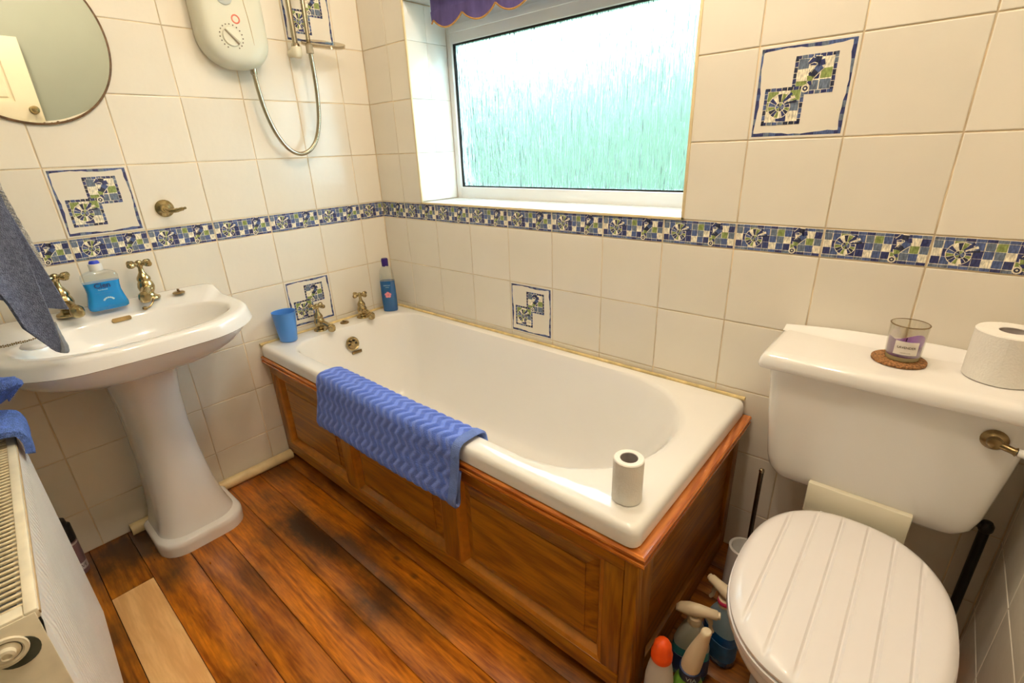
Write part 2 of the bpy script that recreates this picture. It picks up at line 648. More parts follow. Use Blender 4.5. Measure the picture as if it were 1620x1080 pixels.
def ray_ring(cx, cy, angles, x0, x1, y0, y1, r):
    """points where rays from (cx, cy) leave a rounded rectangle"""
    if not isinstance(r, (list, tuple)):
        r = (r,) * 4
    out = []
    for a in angles:
        c, s = math.cos(a), math.sin(a)
        lo, hi = 0.0, 3.0
        for _ in range(40):
            m = (lo + hi) / 2
            if sd_rrect(cx + c * m, cy + s * m, x0, x1, y0, y1, r) < 0:
                lo = m
            else:
                hi = m
        out.append((cx + c * lo, cy + s * lo))
    return out


def at_z(ring, z):
    return [(p[0], p[1], z) for p in ring]


def text_mesh(name, body, size, origin, right, up, mat, parent, bold=0.0, align='CENTER', bend=None):
    """lettering as a flat mesh; bend = (centre, radius) wraps it round a vertical cylinder"""
    cu = bpy.data.curves.new(name, 'FONT')
    cu.body = body
    cu.size = size
    cu.align_x = align
    cu.align_y = 'CENTER'
    cu.resolution_u = 2
    cu.offset = bold
    tmp = bpy.data.objects.new('lettering_source', cu)
    COL.objects.link(tmp)
    dg = bpy.context.evaluated_depsgraph_get()
    me0 = bpy.data.meshes.new_from_object(tmp.evaluated_get(dg))
    R, U, O = Vector(right).normalized(), Vector(up).normalized(), Vector(origin)
    v = []
    for q in me0.vertices:
        if bend:
            c, rad, a0 = bend
            a = a0 + q.co.x / rad
            v.append((c[0] + rad * math.cos(a), c[1] + rad * math.sin(a), O.z + q.co.y))
        else:
            v.append(O + R * q.co.x + U * q.co.y)
    f = [tuple(p.vertices) for p in me0.polygons]
    bpy.data.objects.remove(tmp)
    bpy.data.curves.remove(cu)
    bpy.data.meshes.remove(me0)
    return mk(name, v, f, mat, parent, False)


def curved_label(name, c, rad, a0, a1, z0, z1, mat, parent, n=10):
    v, f = [], []
    for k in range(n + 1):
        a = a0 + (a1 - a0) * k / n
        for z in (z0, z1):
            v.append((c[0] + rad * math.cos(a), c[1] + rad * math.sin(a), z))
    for k in range(n):
        f.append((2 * k, 2 * k + 2, 2 * k + 3, 2 * k + 1))
    return mk(name, v, f, mat, parent, True)


# ---------------------------------------------------------------- the room shell
CEIL = 2.46
XR = 2.23          # right wall plane
YF = -1.53         # front wall plane (radiator wall, beside the camera)
BZ0, BZ1 = 0.955, 1.0236    # border band
A0, B1 = 0.164, 0.1238      # first grout line on back wall / left wall
WX0, WX1, WZ0, WZ1 = 0.288, 1.416, 1.0262, 1.755   # window opening

G = 0.0024   # tile thickness; wall core sits this far behind the tile faces
wall_left = props(box('wall_left', -0.14, -G, YF - 0.12, 0.30, 0, CEIL, GROUT, b=0), kind='structure')
mb = MB()
mb.box(-G, XR + 0.12, G, 0.30, 0, WZ0 - 0.006)
mb.box(-G, XR + 0.12, G, 0.30, WZ1 + 0.006, CEIL)
mb.box(-G, WX0 - 0.006, G, 0.30, WZ0 - 0.006, WZ1 + 0.006)
mb.box(WX1 + 0.006, XR + 0.12, G, 0.30, WZ0 - 0.006, WZ1 + 0.006)
wall_back = props(mb.build('wall_back', GROUT, None, False), kind='structure')
wall_right = props(box('wall_right', XR + G, XR + 0.14, YF - 0.12, G, 0, CEIL, GROUT, b=0), kind='structure')
pr_ = box('painted_plaster', XR - 0.001, XR + G, YF, 0, 1.4236, CEIL, PAINT, wall_right, b=0)
mb = MB()
mb.box(-G, 1.36, YF - 0.12, YF, 0, CEIL)
mb.box(2.20, XR + 0.1, YF - 0.12, YF, 0, CEIL)
mb.box(1.36, 2.20, YF - 0.12, YF, 2.0, CEIL)
wall_front = props(mb.build('wall_front', PAINT, None, False), kind='structure')
ceiling = props(box('ceiling', -0.14, XR + 0.14, -3.2, 0.30, CEIL, CEIL + 0.1, CEIL_PAINT, b=0), kind='structure')
# hallway behind the doorway
mb = MB()
mb.box(0.6, 0.7, -3.1, YF - 0.12, 0, CEIL)
mb.box(2.9, 3.0, -3.1, YF - 0.12, 0, CEIL)
mb.box(0.6, 3.0, -3.2, -3.1, 0, CEIL)
mb.box(XR + 0.1, 3.0, YF - 0.12, YF - 0.02, 0, CEIL)
mb.box(XR + 0.1, 3.0, -3.2, YF - 0.02, CEIL, CEIL + 0.1)
wall_hall = props(mb.build('wall_hall', CEIL_PAINT, None, False), kind='structure')

# ---- tiles
TILE_CACHE = {}


def tile_mesh(w, h, mat):
    key = (round(w, 4), round(h, 4), mat.name)
    if key in TILE_CACHE:
        return TILE_CACHE[key]
    b, c = 0.0020, 0.0009
    hw, hh = w / 2, h / 2
    v, f = [], []
    for (q, d) in ((0, G - 0.0001), (0, c), (b * 0.4, c * 0.3), (b, 0.0)):
        a, e = hw - q, hh - q
        v += [(-a, d, -e), (a, d, -e), (a, d, e), (-a, d, e)]
    for i in range(3):
        for k in range(4):
            k2 = (k + 1) % 4
            f.append((i * 4 + k, i * 4 + k2, (i + 1) * 4 + k2, (i + 1) * 4 + k))
    f.append((12, 13, 14, 15))
    me = bpy.data.meshes.new('tile')
    me.from_pydata(v, [], f)
    me.materials.append(mat)
    TILE_CACHE[key] = me
    return me


SIDE_ROT = {'A': PI / 2, 'B': 0.0, 'C': -PI / 2}


def side_pt(side, u, z):
    return {'A': (0, u, z), 'B': (u, 0, z), 'C': (XR, u, z)}[side]


def add_tile(wall, side, u0, u1, z0, z1, name='tile', mat=None):
    g = 0.0016
    w, h = (u1 - u0) - 2 * g, (z1 - z0) - 2 * g
    if w < 0.006 or h < 0.006:
        return None
    o = bpy.data.objects.new(name, tile_mesh(w, h, mat or CREAM_TILE))
    COL.objects.link(o)
    o.parent = wall
    o.location = side_pt(side, (u0 + u1) / 2, (z0 + z1) / 2)
    o.rotation_euler = (random.uniform(-.0035, .0035), 0, SIDE_ROT[side] + random.uniform(-.0035, .0035))
    return o


# ---- printed designs as flat coloured polygons, drawn in unit cells
NAVY, BLUE, SLATE, OLIVE, CRM, DKL = (0.037, 0.045, 0.14), (0.08, 0.115, 0.26), (0.135, 0.17, 0.24), (0.24, 0.30, 0.10), (0.78, 0.72, 0.58), (0.03, 0.035, 0.07)


class Print:
    def __init__(s):
        s.v, s.f, s.c = [], [], []

    def poly(s, pts, col, layer):
        n = len(s.v)
        s.v += [(p[0], -0.00012 - 0.00010 * layer, p[1]) for p in pts]
        s.f.append(tuple(range(n, n + len(pts))))
        s.c.append(col)

    def rect(s, u0, u1, v0, v1, col, layer, jit=0.0):
        j = lambda: random.uniform(-jit, jit)
        s.poly([(u0 + j(), v0 + j()), (u1 + j(), v0 + j()), (u1 + j(), v1 + j()), (u0 + j(), v1 + j())], col, layer)

    def strip(s, pts, ws, cols, layer):
        for i in range(len(pts) - 1):
            (x0, y0), (x1, y1) = pts[i], pts[i + 1]
            L_ = math.hypot(x1 - x0, y1 - y0) or 1
            nx, ny = -(y1 - y0) / L_, (x1 - x0) / L_
            a, b = ws[i] / 2, ws[i + 1] / 2
            s.poly([(x0 - nx * a, y0 - ny * a), (x1 - nx * b, y1 - ny * b), (x1 + nx * b, y1 + ny * b), (x0 + nx * a, y0 + ny * a)], cols[i % len(cols)], layer)

    def shell(s, cx, cy, r, layer, q=1.0):
        # nautilus: light outline, spiral of alternating wedges, flared mouth to the upper right
        R = lambda a: r * (0.62 + 0.50 * (a / (2 * PI)))
        n = 16
        A = [math.radians(40) + 2 * PI * k / n for k in range(n + 1)]
        rad = [r * (1.18 - 0.40 * k / n) for k in range(n + 1)]
        s.poly([(cx + q * (rad[k] + r * 0.07) * math.cos(A[k]), cy + (rad[k] + r * 0.07) * math.sin(A[k])) for k in range(n + 1)], CRM, layer)
        cols = [NAVY, OLIVE, DKL, CRM, NAVY, BLUE, OLIVE, DKL, NAVY, OLIVE, CRM, NAVY, DKL, OLIVE, NAVY, BLUE]
        for k in range(n):
            a0, a1 = A[k] + 0.03, A[k + 1] - 0.03
            ri = r * 0.42
            s.poly([(cx + q * ri * math.cos(a0), cy + ri * math.sin(a0)), (cx + q * rad[k] * math.cos(a0), cy + rad[k] * math.sin(a0)),
                    (cx + q * rad[k + 1] * math.cos(a1), cy + rad[k + 1] * math.sin(a1)), (cx + q * ri * math.cos(a1), cy + ri * math.sin(a1))], cols[k], layer + 1)
        for k in range(7):
            a0, a1 = 2 * PI * k / 7 + 0.05, 2 * PI * (k + 1) / 7 - 0.05
            s.poly([(cx, cy), (cx + q * r * .37 * math.cos(a0), cy + r * .37 * math.sin(a0)), (cx + q * r * .37 * math.cos(a1), cy + r * .37 * math.sin(a1))], (BLUE, OLIVE, DKL)[k % 3], layer + 1)
        # mouth ribs
        for k, c in enumerate((DKL, CRM, NAVY)):
            a = math.radians(18 + 17 * k)
            p0 = (cx + q * r * 0.5 * math.cos(a + .25), cy + r * 0.5 * math.sin(a + .25))
            p1 = (cx + q * r * 1.42 * math.cos(a), cy + r * 1.42 * math.sin(a))
            s.strip([p0, p1], [r * 0.10 * q, r * 0.26 * q], [c], layer + 2)

    def seahorse(s, cx, cy, h, layer, q=1.0):
        pts = [(-.13, .30), (.02, .40), (.20, .36), (.24, .20), (.10, .08), (-.02, -.06), (-.04, -.20), (.02, -.32)]
        P = [(cx + q * h * x, cy + h * y) for x, y in pts]
        s.strip(P, [h * w for w in (.10, .20, .24, .25, .27, .26, .18, .10)], [CRM], layer)
        s.strip(P, [h * w for w in (.06, .15, .19, .20, .22, .21, .13, .06)], [NAVY, DKL, NAVY, BLUE, DKL, OLIVE, NAVY], layer + 1)
        # belly patch, snout curl and tail curl
        s.poly([(cx - q * h * .10, cy + h * .24), (cx + q * h * .10, cy + h * .22), (cx - q * h * .02, cy + h * .02), (cx - q * h * .07, cy + h * .08)], CRM, layer + 1)
        ring = [(cx - q * h * .12 + q * h * .10 * math.cos(t * PI / 5), cy - h * .40 + h * .10 * math.sin(t * PI / 5)) for t in range(11)]
        s.poly(ring[:-1], DKL, layer + 2)
        s.strip(ring, [h * .045] * 11, [CRM], layer + 3)
        s.poly([(cx - q * h * .12 + q * h * .035 * math.cos(t), cy - h * .40 + h * .035 * math.sin(t)) for t in (0, 1.2, 2.4, 3.7, 5)], CRM, layer + 3)

    def mesh(s, w, h, u0=0.0, u1=1.0):
        """scale unit cell to w x h (centred); keep only u0..u1"""
        vs = [((min(max(x, u0), u1) - (u0 + u1) / 2) * w, d, (z - 0.5) * h) for x, d, z in s.v]
        fs, cs = [], []
        for f, c in zip(s.f, s.c):
            xs = [s.v[i][0] for i in f]
            if max(xs) <= u0 + 1e-4 or min(xs) >= u1 - 1e-4:
                continue
            fs.append(f)
            cs.append(c)
        me = bpy.data.meshes.new('printed_design')
        me.from_pydata(vs, [], fs)
        bm = bmesh.new()
        bm.from_mesh(me)
        bmesh.ops.delete(bm, geom=[v for v in bm.verts if not v.link_faces], context='VERTS')
        for fc in bm.faces:
            fc.normal_update()
            if fc.normal.y > 0:
                fc.normal_flip()
        bm.to_mesh(me)
        bm.free()
        at = me.color_attributes.new('Col', 'FLOAT_COLOR', 'CORNER')
        buf = []
        for p, c in zip(me.polygons, cs):
            buf += list((*c, 1.0)) * p.loop_total
        at.data.foreach_set('color', buf)
        me.materials.append(GLAZE)
        return me


def motif_print():
    rnd = random.Random(3)
    P = Print()
    # wavy hand-drawn frame
    n = 14
    lo, hi = 0.028, 0.972
    for side in range(4):
        for k in range(n):
            t0, t1 = lo + (hi - lo) * k / n, lo + (hi - lo) * (k + 1) / n
            w0 = 0.030 + 0.012 * math.sin(t0 * 9 + side * 2) + 0.004 * math.sin(t0 * 40)
            w1 = 0.030 + 0.012 * math.sin(t1 * 9 + side * 2) + 0.004 * math.sin(t1 * 40)
            c = rnd.choice((NAVY, NAVY, SLATE, BLUE))
            q = {0: [(t0, lo), (t1, lo), (t1, lo + w1), (t0, lo + w0)], 1: [(t0, hi), (t1, hi), (t1, hi - w1), (t0, hi - w0)],
                 2: [(lo, t0), (lo, t1), (lo + w1, t1), (lo + w0, t0)], 3: [(hi, t0), (hi, t1), (hi - w1, t1), (hi - w0, t0)]}[side]
            P.poly(q, c, 0)

    def square(u0, u1, v0, v1, cells, base):
        P.rect(u0, u1, v0, v1, CRM, base)
        b, m = 0.034, 7
        for k in range(m):
            for a in range(4):
                t0, t1 = k / m + 0.006, (k + 1) / m - 0.006
                c = rnd.choice((NAVY, SLATE, DKL, BLUE))
                U = lambda t: u0 + (u1 - u0) * t
                V = lambda t: v0 + (v1 - v0) * t
                q = [(U(t0), U(t1), v0, v0 + b), (U(t0), U(t1), v1 - b, v1), (u0, u0 + b, V(t0), V(t1)), (u1 - b, u1, V(t0), V(t1))][a]
                P.rect(*q, c, base + 1, 0.002)
        cu, cv = (u1 - u0 - 2 * b) / 3, (v1 - v0 - 2 * b) / 3
        for i in range(3):
            for j in range(3):
                c = cells[2 - j][i]
                if c:
                    P.rect(u0 + b + cu * i + .005, u0 + b + cu * (i + 1) - .005, v0 + b + cv * j + .005, v0 + b + cv * (j + 1) - .005, c, base + 1, 0.004)

    square(0.40, 0.82, 0.46, 0.86, [[SLATE, NAVY, None], [None, NAVY, OLIVE], [OLIVE, SLATE, SLATE]], 1)
    square(0.12, 0.54, 0.15, 0.55, [[OLIVE, CRM, OLIVE], [OLIVE, NAVY, SLATE], [None, NAVY, None]], 3)
    P.shell(0.305, 0.345, 0.125, 6)
    P.seahorse(0.585, 0.665, 0.36, 6)
    return P


def border_print():
    rnd = random.Random(11)
    P = Print()
    A = 3.05
    P.rect(0.0, 1.0, 0.0, 1.0, CRM, 0)
    for k in range(12):
        for v0, v1 in ((0.0, 0.10), (0.90, 1.0)):
            P.rect(k / 12 + .001, (k + 1) / 12 - .001, v0, v1, rnd.choice((NAVY, BLUE, BLUE, SLATE)), 1)
    rows = ["sbobbsobnscn", "cnosnbscnsos", "nbcnncbnosbc"]
    key = {'s': SLATE, 'b': BLUE, 'n': NAVY, 'o': OLIVE, 'c': CRM, '.': NAVY}
    for j, row in enumerate(rows):
        v1 = 0.89 - j * 0.26
        for i, ch in enumerate(row):
            if key[ch] is CRM:
                continue
            P.rect(i / 12 + .003, (i + 1) / 12 - .003, v1 - 0.25, v1, key[ch], 1, 0.004)
    P.v = [(x * A, d, z) for x, d, z in P.v]
    P.shell(0.235 * A, 0.47, 0.34, 2)
    P.seahorse(0.735 * A, 0.52, 0.98, 2)
    P.v = [(x / A, d, z) for x, d, z in P.v]
    return P


MOTIF = motif_print().mesh(0.1968, 0.1968)
BORDER = border_print()
BORDER_W, BORDER_H = 0.2, BZ1 - BZ0
BORDER_CACHE = {}


def add_motif(tile):
    p = bpy.data.objects.new('printed_motif', MOTIF)
    COL.objects.link(p)
    p.parent = tile


def add_border(wall, side, u0, u1, cut0=0.0, cut1=1.0):
    t = add_tile(wall, side, u0, u1, BZ0, BZ1, 'border_tile')
    if t is None:
        return
    key = (round(cut0, 3), round(cut1, 3))
    if key not in BORDER_CACHE:
        BORDER_CACHE[key] = BORDER.mesh(BORDER_W - 0.0045, BORDER_H - 0.0045, *key)
    p = bpy.data.objects.new('printed_band', BORDER_CACHE[key])
    COL.objects.link(p)
    p.parent = t


def rows_between(z_top):
    zs = [0.0] + [BZ0 - 0.2 * k for k in range(4, 0, -1)] + [BZ0]
    out = list(zip(zs[:-1], zs[1:]))
    z = BZ1
    while z < z_top - 0.01:
        out.append((z, min(z + 0.2, z_top)))
        z += 0.2
    return out


# left wall (u = y, runs from YF to 0)
uA = [0.0] + [-(B1 + 0.2 * k) for k in range(0, 8) if -(B1 + 0.2 * k) > YF] + [YF]
for (z0, z1) in rows_between(CEIL):
    for k in range(len(uA) - 1):
        u1, u0 = uA[k], uA[k + 1]
        t = add_tile(wall_left, 'A', u0, u1, z0, z1)
        mid = ((u0 + u1) / 2, (z0 + z1) / 2)
        if (abs(mid[0] + 1.0238) < .02 and abs(mid[1] - 1.1236) < .02) or (abs(mid[0] + 0.4238) < .02 and abs(mid[1] - 0.655) < .02) \
                or (abs(mid[0] + 0.2238) < .02 and abs(mid[1] - 1.7236) < .02):
            t.name = 'motif_tile'
            add_motif(t)
for k in range(len(uA) - 1):
    w = uA[k] - uA[k + 1]
    if k == 0:
        add_border(wall_left, 'A', uA[1], uA[0], 0.0, w / 0.2)
    elif w > 0.19:
        add_border(wall_left, 'A', uA[k + 1], uA[k])
    else:
        add_border(wall_left, 'A', uA[k + 1], uA[k], 1 - w / 0.2, 1.0)

# back wall (u = x)
uB = [0.0] + [A0 + 0.2 * k for k in range(11) if A0 + 0.2 * k < XR] + [XR]
for (z0, z1) in rows_between(CEIL):
    for k in range(len(uB) - 1):
        u0, u1 = uB[k], uB[k + 1]
        if z1 <= WZ0 or z0 >= WZ1 or u1 <= WX0 or u0 >= WX1:
            t = add_tile(wall_back, 'B', u0, u1, z0, z1)
            mid = ((u0 + u1) / 2, (z0 + z1) / 2)
            if (abs(mid[0] - 1.664) < .02 and abs(mid[1] - 1.3236) < .02) or (abs(mid[0] - 0.864) < .02 and abs(mid[1] - 0.655) < .02):
                t.name = 'motif_tile'
                add_motif(t)
            continue
        if u0 < WX0:
            add_tile(wall_back, 'B', u0, WX0, z0, z1)
        if u1 > WX1:
            add_tile(wall_back, 'B', WX1, u1, z0, z1)
        if z1 > WZ1:
            add_tile(wall_back, 'B', max(u0, WX0), min(u1, WX1), WZ1, z1)
for k in range(len(uB) - 1):
    w = uB[k + 1] - uB[k]
    if k == 0:
        add_border(wall_back, 'B', uB[0], uB[1], 1 - w / 0.2, 1.0)
    elif w > 0.19:
        add_border(wall_back, 'B', uB[k], uB[k + 1])
    else:
        add_border(wall_back, 'B', uB[k], uB[k + 1], 0.0, w / 0.2)

# right wall (u = y): tiled to 1.42 m, painted above
uC = [0.0] + [-(0.026 + 0.2 * k) for k in range(0, 8) if -(0.026 + 0.2 * k) > YF] + [YF]
for (z0, z1) in rows_between(1.4236):
    for k in range(len(uC) - 1):
        add_tile(wall_right, 'C', uC[k + 1], uC[k], z0, z1)

# ---- floor: boards run along x
floor = props(box('floor', -0.1, 3.0, -3.2, 0.1, -0.06, -0.022, DARK, b=0), kind='structure')
joints = [0.1, -0.115, -0.23, -0.345, -0.46, -0.575, -0.69, -0.805, -0.92, -1.035, -1.142, -1.255, -1.365, -1.48, -1.60]
for k in range(len(joints) - 1):
    y1, y0 = joints[k], joints[k + 1]
    segs = [(-0.1, 2.28)]
    if abs(y1 + 1.255) < 1e-6:
        segs = [(-0.1, 0.304), (0.308, 2.28)]
    for i, (x0, x1) in enumerate(segs):
        bare = len(segs) == 2 and i == 1
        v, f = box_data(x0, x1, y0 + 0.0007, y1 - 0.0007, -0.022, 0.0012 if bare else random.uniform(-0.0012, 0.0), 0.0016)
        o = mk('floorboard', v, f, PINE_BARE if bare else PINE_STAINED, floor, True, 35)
        if bare:
            o['label'] = 'pale bare pine replacement board'
for k in range(11):
    y1 = -1.60 - 0.14 * k
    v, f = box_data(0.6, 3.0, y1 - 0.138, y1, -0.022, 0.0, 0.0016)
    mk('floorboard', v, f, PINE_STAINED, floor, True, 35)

# ---- window
window = props(box('window_1', WX0 + 0.001, WX1 - 0.001, 0.262, 0.285, WZ0, WZ1, UPVC, b=0), kind='structure')
bpy.data.objects.remove(window)
window = bpy.data.objects.new('window_1', None)
COL.objects.link(window)
window.location = (0.85, 0.22, 1.03)
props(window, kind='structure')
YG = 0.225
GX0, GX1, GZ0, GZ1 = 0.314, 1.39, 1.076, 1.628
mb = MB()
mb.box(WX0, GX0, 0.206, 0.28, WZ0, WZ1, 0.003)
mb.box(GX1, WX1, 0.206, 0.28, WZ0, WZ1, 0.003)
mb.box(GX0, GX1, 0.206, 0.28, WZ0, GZ0, 0.003)
mb.box(GX0, GX1, 0.206, 0.28, GZ1, WZ1, 0.003)
frame = mb.build('window_frame', UPVC, window)
mb = MB()
mb.box(GX0, GX1, 0.198, 0.207, GZ1 + 0.035, GZ1 + 0.06, 0.002)
mb.build('head_bead', UPVC, window)
mb = MB()
t_ = 0.005
for (x0, x1, z0, z1) in ((GX0, GX0 + t_, GZ0, GZ1), (GX1 - t_, GX1, GZ0, GZ1), (GX0 + t_, GX1 - t_, GZ0, GZ0 + t_), (GX0 + t_, GX1 - t_, GZ1 - t_, GZ1)):
    mb.box(x0, x1, YG - 0.008, YG + 0.008, z0, z1)
o = mb.build('glazing_gasket', DARK, window, False)
o['label'] = 'thin black gasket round the glass'
box('window_pane', GX0 + t_, GX1 - t_, YG - 0.003, YG + 0.003, GZ0 + t_, GZ1 - t_, RAIN, window, b=0)
# reveal lining
rev = MB()


def reveal_tile(name, x0, x1, y0, y1, z0, z1):
    box(name, x0, x1, y0, y1, z0, z1, WHITE_TILE, window, 0.0012)


for (y0, y1) in ((0.001, 0.1020), (0.1028, 0.206)):
    zz = [WZ0 + 0.006, BZ1 + 0.2, BZ1 + 0.4, BZ1 + 0.6, WZ1 - 0.006]
    for z0, z1 in zip(zz[:-1], zz[1:]):
        reveal_tile('reveal_tile', WX0 - 0.006, WX0, y0, y1, z0 + .0004, z1 - .0004)
        reveal_tile('reveal_tile', WX1, WX1 + 0.006, y0, y1, z0 + .0004, z1 - .0004)
xx = [WX0] + [A0 + 0.2 * k for k in range(1, 7)] + [WX1]
for x0, x1 in zip(xx[:-1], xx[1:]):
    reveal_tile('sill_tile', x0 + .0004, x1 - .0004, 0.001, 0.206, WZ0 - 0.005, WZ0 + 0.004)
box('soffit_board', WX0, WX1, 0.0, 0.206, WZ1 - 0.004, WZ1 + 0.006, UPVC, window, 0.001)
TRIM_M = pmat('cream_edge_trim', (0.80, 0.66, 0.40), 0.4, var=0.1, vscale=20)
mb = MB()
mb.box(WX0 - 0.006, WX0 + 0.002, -0.003, 0.003, WZ0 - 0.004, WZ1 + 0.004, 0.001)
mb.box(WX1 - 0.002, WX1 + 0.006, -0.003, 0.003, WZ0 - 0.004, WZ1 + 0.004, 0.001)
mb.box(WX0 - 0.006, WX1 + 0.006, -0.003, 0.003, WZ0 - 0.004, WZ0 + 0.004, 0.001)
props(mb.build('trim_1', TRIM_M), kind='structure')

# ---- door standing open against the right wall
door = bpy.data.objects.new('door_1', None)
COL.objects.link(door)
door.location = (2.19, -1.48, 0)
props(door, kind='structure')
DOOR_PAINT = pmat('cream_gloss_paint', (0.80, 0.72, 0.54), 0.35, var=0.04, vscale=6)
DY0, DY1, DX0, DX1, DZ = -1.475, -0.765, 2.165, 2.20, 1.905
mb = MB()
ys = [DY0, DY0 + 0.10, -1.165, -1.075, DY1 - 0.10, DY1]
zs = [0.006, 0.22, 0.72, 0.86, 1.46, 1.58, 1.80, DZ]
for a, b_ in ((ys[0], ys[1]), (ys[2], ys[3]), (ys[4], ys[5])):
    mb.box(DX0, DX1, a, b_, zs[0], zs[-1])
for a, b_ in ((zs[0], zs[1]), (zs[2], zs[3]), (zs[4], zs[5]), (zs[6], zs[7])):
    mb.box(DX0, DX1, ys[1], ys[2], a, b_)
    mb.box(DX0, DX1, ys[3], ys[4], a, b_)
mb.build('door_frame', DOOR_PAINT, door, False)
for ya, yb in ((ys[1], ys[2]), (ys[3], ys[4])):
    for za, zb in ((zs[1], zs[2]), (zs[3], zs[4]), (zs[5], zs[6])):
        m_ = MB()
        m_.box(DX0 + 0.012, DX1 - 0.012, ya, yb, za, zb)
        m_.box(DX0 + 0.006, DX0 + 0.013, ya + 0.02, yb - 0.02, za + 0.02, zb - 0.02, 0.003)
        m_.build('door_panel', DOOR_PAINT, door, False)
lathe('door_knob', [(0.022, 0), (0.022, 0.004), (0.009, 0.008), (0.008, 0.022), (0.018, 0.03), (0.021, 0.04), (0.016, 0.05), (0.004, 0.053)], (DX0, -0.80, 1.535), (-1, 0, 0), BRASS, door)

# ---- garden seen through the obscure glass
LAWN = pmat('lawn_green', (0.07, 0.11, 0.04), 0.9, var=0.3, vscale=3)
LEAF = pmat('hedge_leaves', (0.056, 0.094, 0.052), 0.7, var=0.5, vscale=6)
ground = props(box('ground', -14, 10, 0.35, 22, -0.5, -0.4, LAWN, b=0), kind='structure')


def leafy(name, blobs, seed):
    bm = bmesh.new()
    for (x, y, z, rx, ry, rz) in blobs:
        r = bmesh.ops.create_icosphere(bm, subdivisions=4, radius=1)
        for v in r['verts']:
            n_ = noise.noise(v.co * 2.3 + Vector((x, y, seed))) * 0.28 + noise.noise(v.co * 6 + Vector((seed, z, y))) * 0.16
            c = v.co * (1 + n_)
            v.co = Vector((x + c.x * rx, y + c.y * ry, z + c.z * rz))
    me = bpy.data.meshes.new(name)
    bm.to_mesh(me)
    bm.free()
    me.materials.append(LEAF)
    o = bpy.data.objects.new(name, me)
    COL.objects.link(o)
    return o


hb = [(-9.5 + 1.2 * k, 5.0 + 0.25 * (k % 3), 0.85, 1.1, 0.8, 1.60 + 0.22 * math.sin(k * 1.7)) for k in range(11)]
o = leafy('hedge', hb, 1.0)
props(o, 'green garden hedge blurred behind the rain-patterned window glass', 'hedge', kind='stuff')
o = leafy('shrub', [(0.75, 2.6, 0.6, 0.75, 0.6, 1.75), (1.45, 2.7, 0.6, 0.6, 0.5, 1.6)], 4.0)
props(o, 'tall green garden shrub blurred behind the right of the window', 'shrub', 'garden shrubs outside the window')
o = leafy('shrub', [(-1.3, 2.7, 0.35, 0.8, 0.5, 1.2)], 9.0)
props(o, 'lower green garden shrub blurred behind the middle of the window', 'shrub', 'garden shrubs outside the window')

# ---- ceiling lamp (above the frame, lights the room)
lamp = thing('ceiling_lamp', 'white two-bulb ceiling bar lamp in the middle of the room', 'lamp', (LAMP_POS[0], LAMP_POS[1], CEIL))
BULB = pmat('lit_bulb', (1, 1, 1), 0.5, emit=LAMP_COLOR, estr=LAMP_STRENGTH)
br = 0.05
tube('lamp_bar', [(BULBS[0][0], BULBS[0][1], CEIL - 0.016), (BULBS[1][0], BULBS[1][1], CEIL - 0.016)], 0.014, UPVC, lamp, 12)
for B_ in BULBS:
    lathe('lamp_holder', [(0.018, 0.052), (0.022, 0.075), (0.024, CEIL - 0.022 - B_[2])], B_, (0, 0, 1), UPVC, lamp)
    lathe('bulb', [(br * math.sin(PI * k / 12) + 0.0005, -br * math.cos(PI * k / 12)) for k in range(13)], B_, (0, 0, 1), BULB, lamp)
hl = thing('hall_fill_lamp', 'flat round unseen fill lamp added in the hallway behind the doorway', 'lamp', (1.8, -2.4, CEIL))  # unseen lamp, added as fill light from behind the camera
HB = pmat('fill_diffuser', (1, 1, 1), 0.5, emit=(1.0, 0.85, 0.66), estr=HALL_FILL_STRENGTH)
lathe('diffuser', [(0.15, -0.02), (0.15, -0.05), (0.12, -0.075), (0.05, -0.085)], (1.8, -2.4, CEIL), (0, 0, 1), HB, hl)
lathe('rim', [(0.165, -0.001), (0.165, -0.02)], (1.8, -2.4, CEIL), (0, 0, 1), UPVC, hl)

# ---------------------------------------------------------------- bath
TX0, TX1, TY0, TY1, TZ = 0.004, 1.655, -0.672, -0.004, 0.535
bath = thing('bathtub', 'white bathtub with brass taps set in an oak panelled surround under the window', 'bathtub', (0.83, -0.34, 0.0))
cx, cy = 0.80, -0.335
ang = [2 * PI * k / 144 for k in range(144)]
for X, Y in ((TX0, TY0), (TX1, TY0), (TX1, TY1), (TX0, TY1)):
    a = math.atan2(Y - cy, X - cx)
    ang += [(a + d) % (2 * PI) for d in (-0.02, -0.01, -0.004, 0, 0.004, 0.01, 0.02)]
ang = sorted(set(round(a, 6) for a in ang))
rings = []
for zf, fr in ((1.03, 1.0), (0.98, 0.80), (0.86, 0.60), (0.63, 0.40), (0.32, 0.20), (0.12, 0.06)):
    rings.append(at_z(ray_ring(cx, cy, ang, 0.105 + 0.13 * fr - 0.02, 1.575 - (0.26 * fr + 0.10 * fr ** 2) + 0.02, -0.612 + 0.11 * fr - 0.012, -0.048 - 0.11 * fr + 0.012, 0.13), 0.535 - 0.375 * zf - 0.008))
for ins, z in ((0.012, 0.489), (0.004, 0.487), (0.0, 0.490), (0.0, 0.518), (0.0025, 0.527), (0.008, 0.533), (0.016, TZ)):
    rings.append(at_z(ray_ring(cx, cy, ang, TX0 + ins, TX1 - ins, TY0 + ins, TY1 - ins, max(0.022 - ins * 0.5, 0.004)), z))
OX0, OX1, OY0, OY1 = 0.105, 1.575, -0.612, -0.048
RAD = (0.13, 0.27, 0.27, 0.13)
rings.append(at_z(ray_ring(cx, cy, ang, OX0 - 0.012, OX1 + 0.012, OY0 - 0.008, OY1 + 0.008, tuple(r + 0.01 for r in RAD)), TZ - 0.0005))
DEP = 0.375
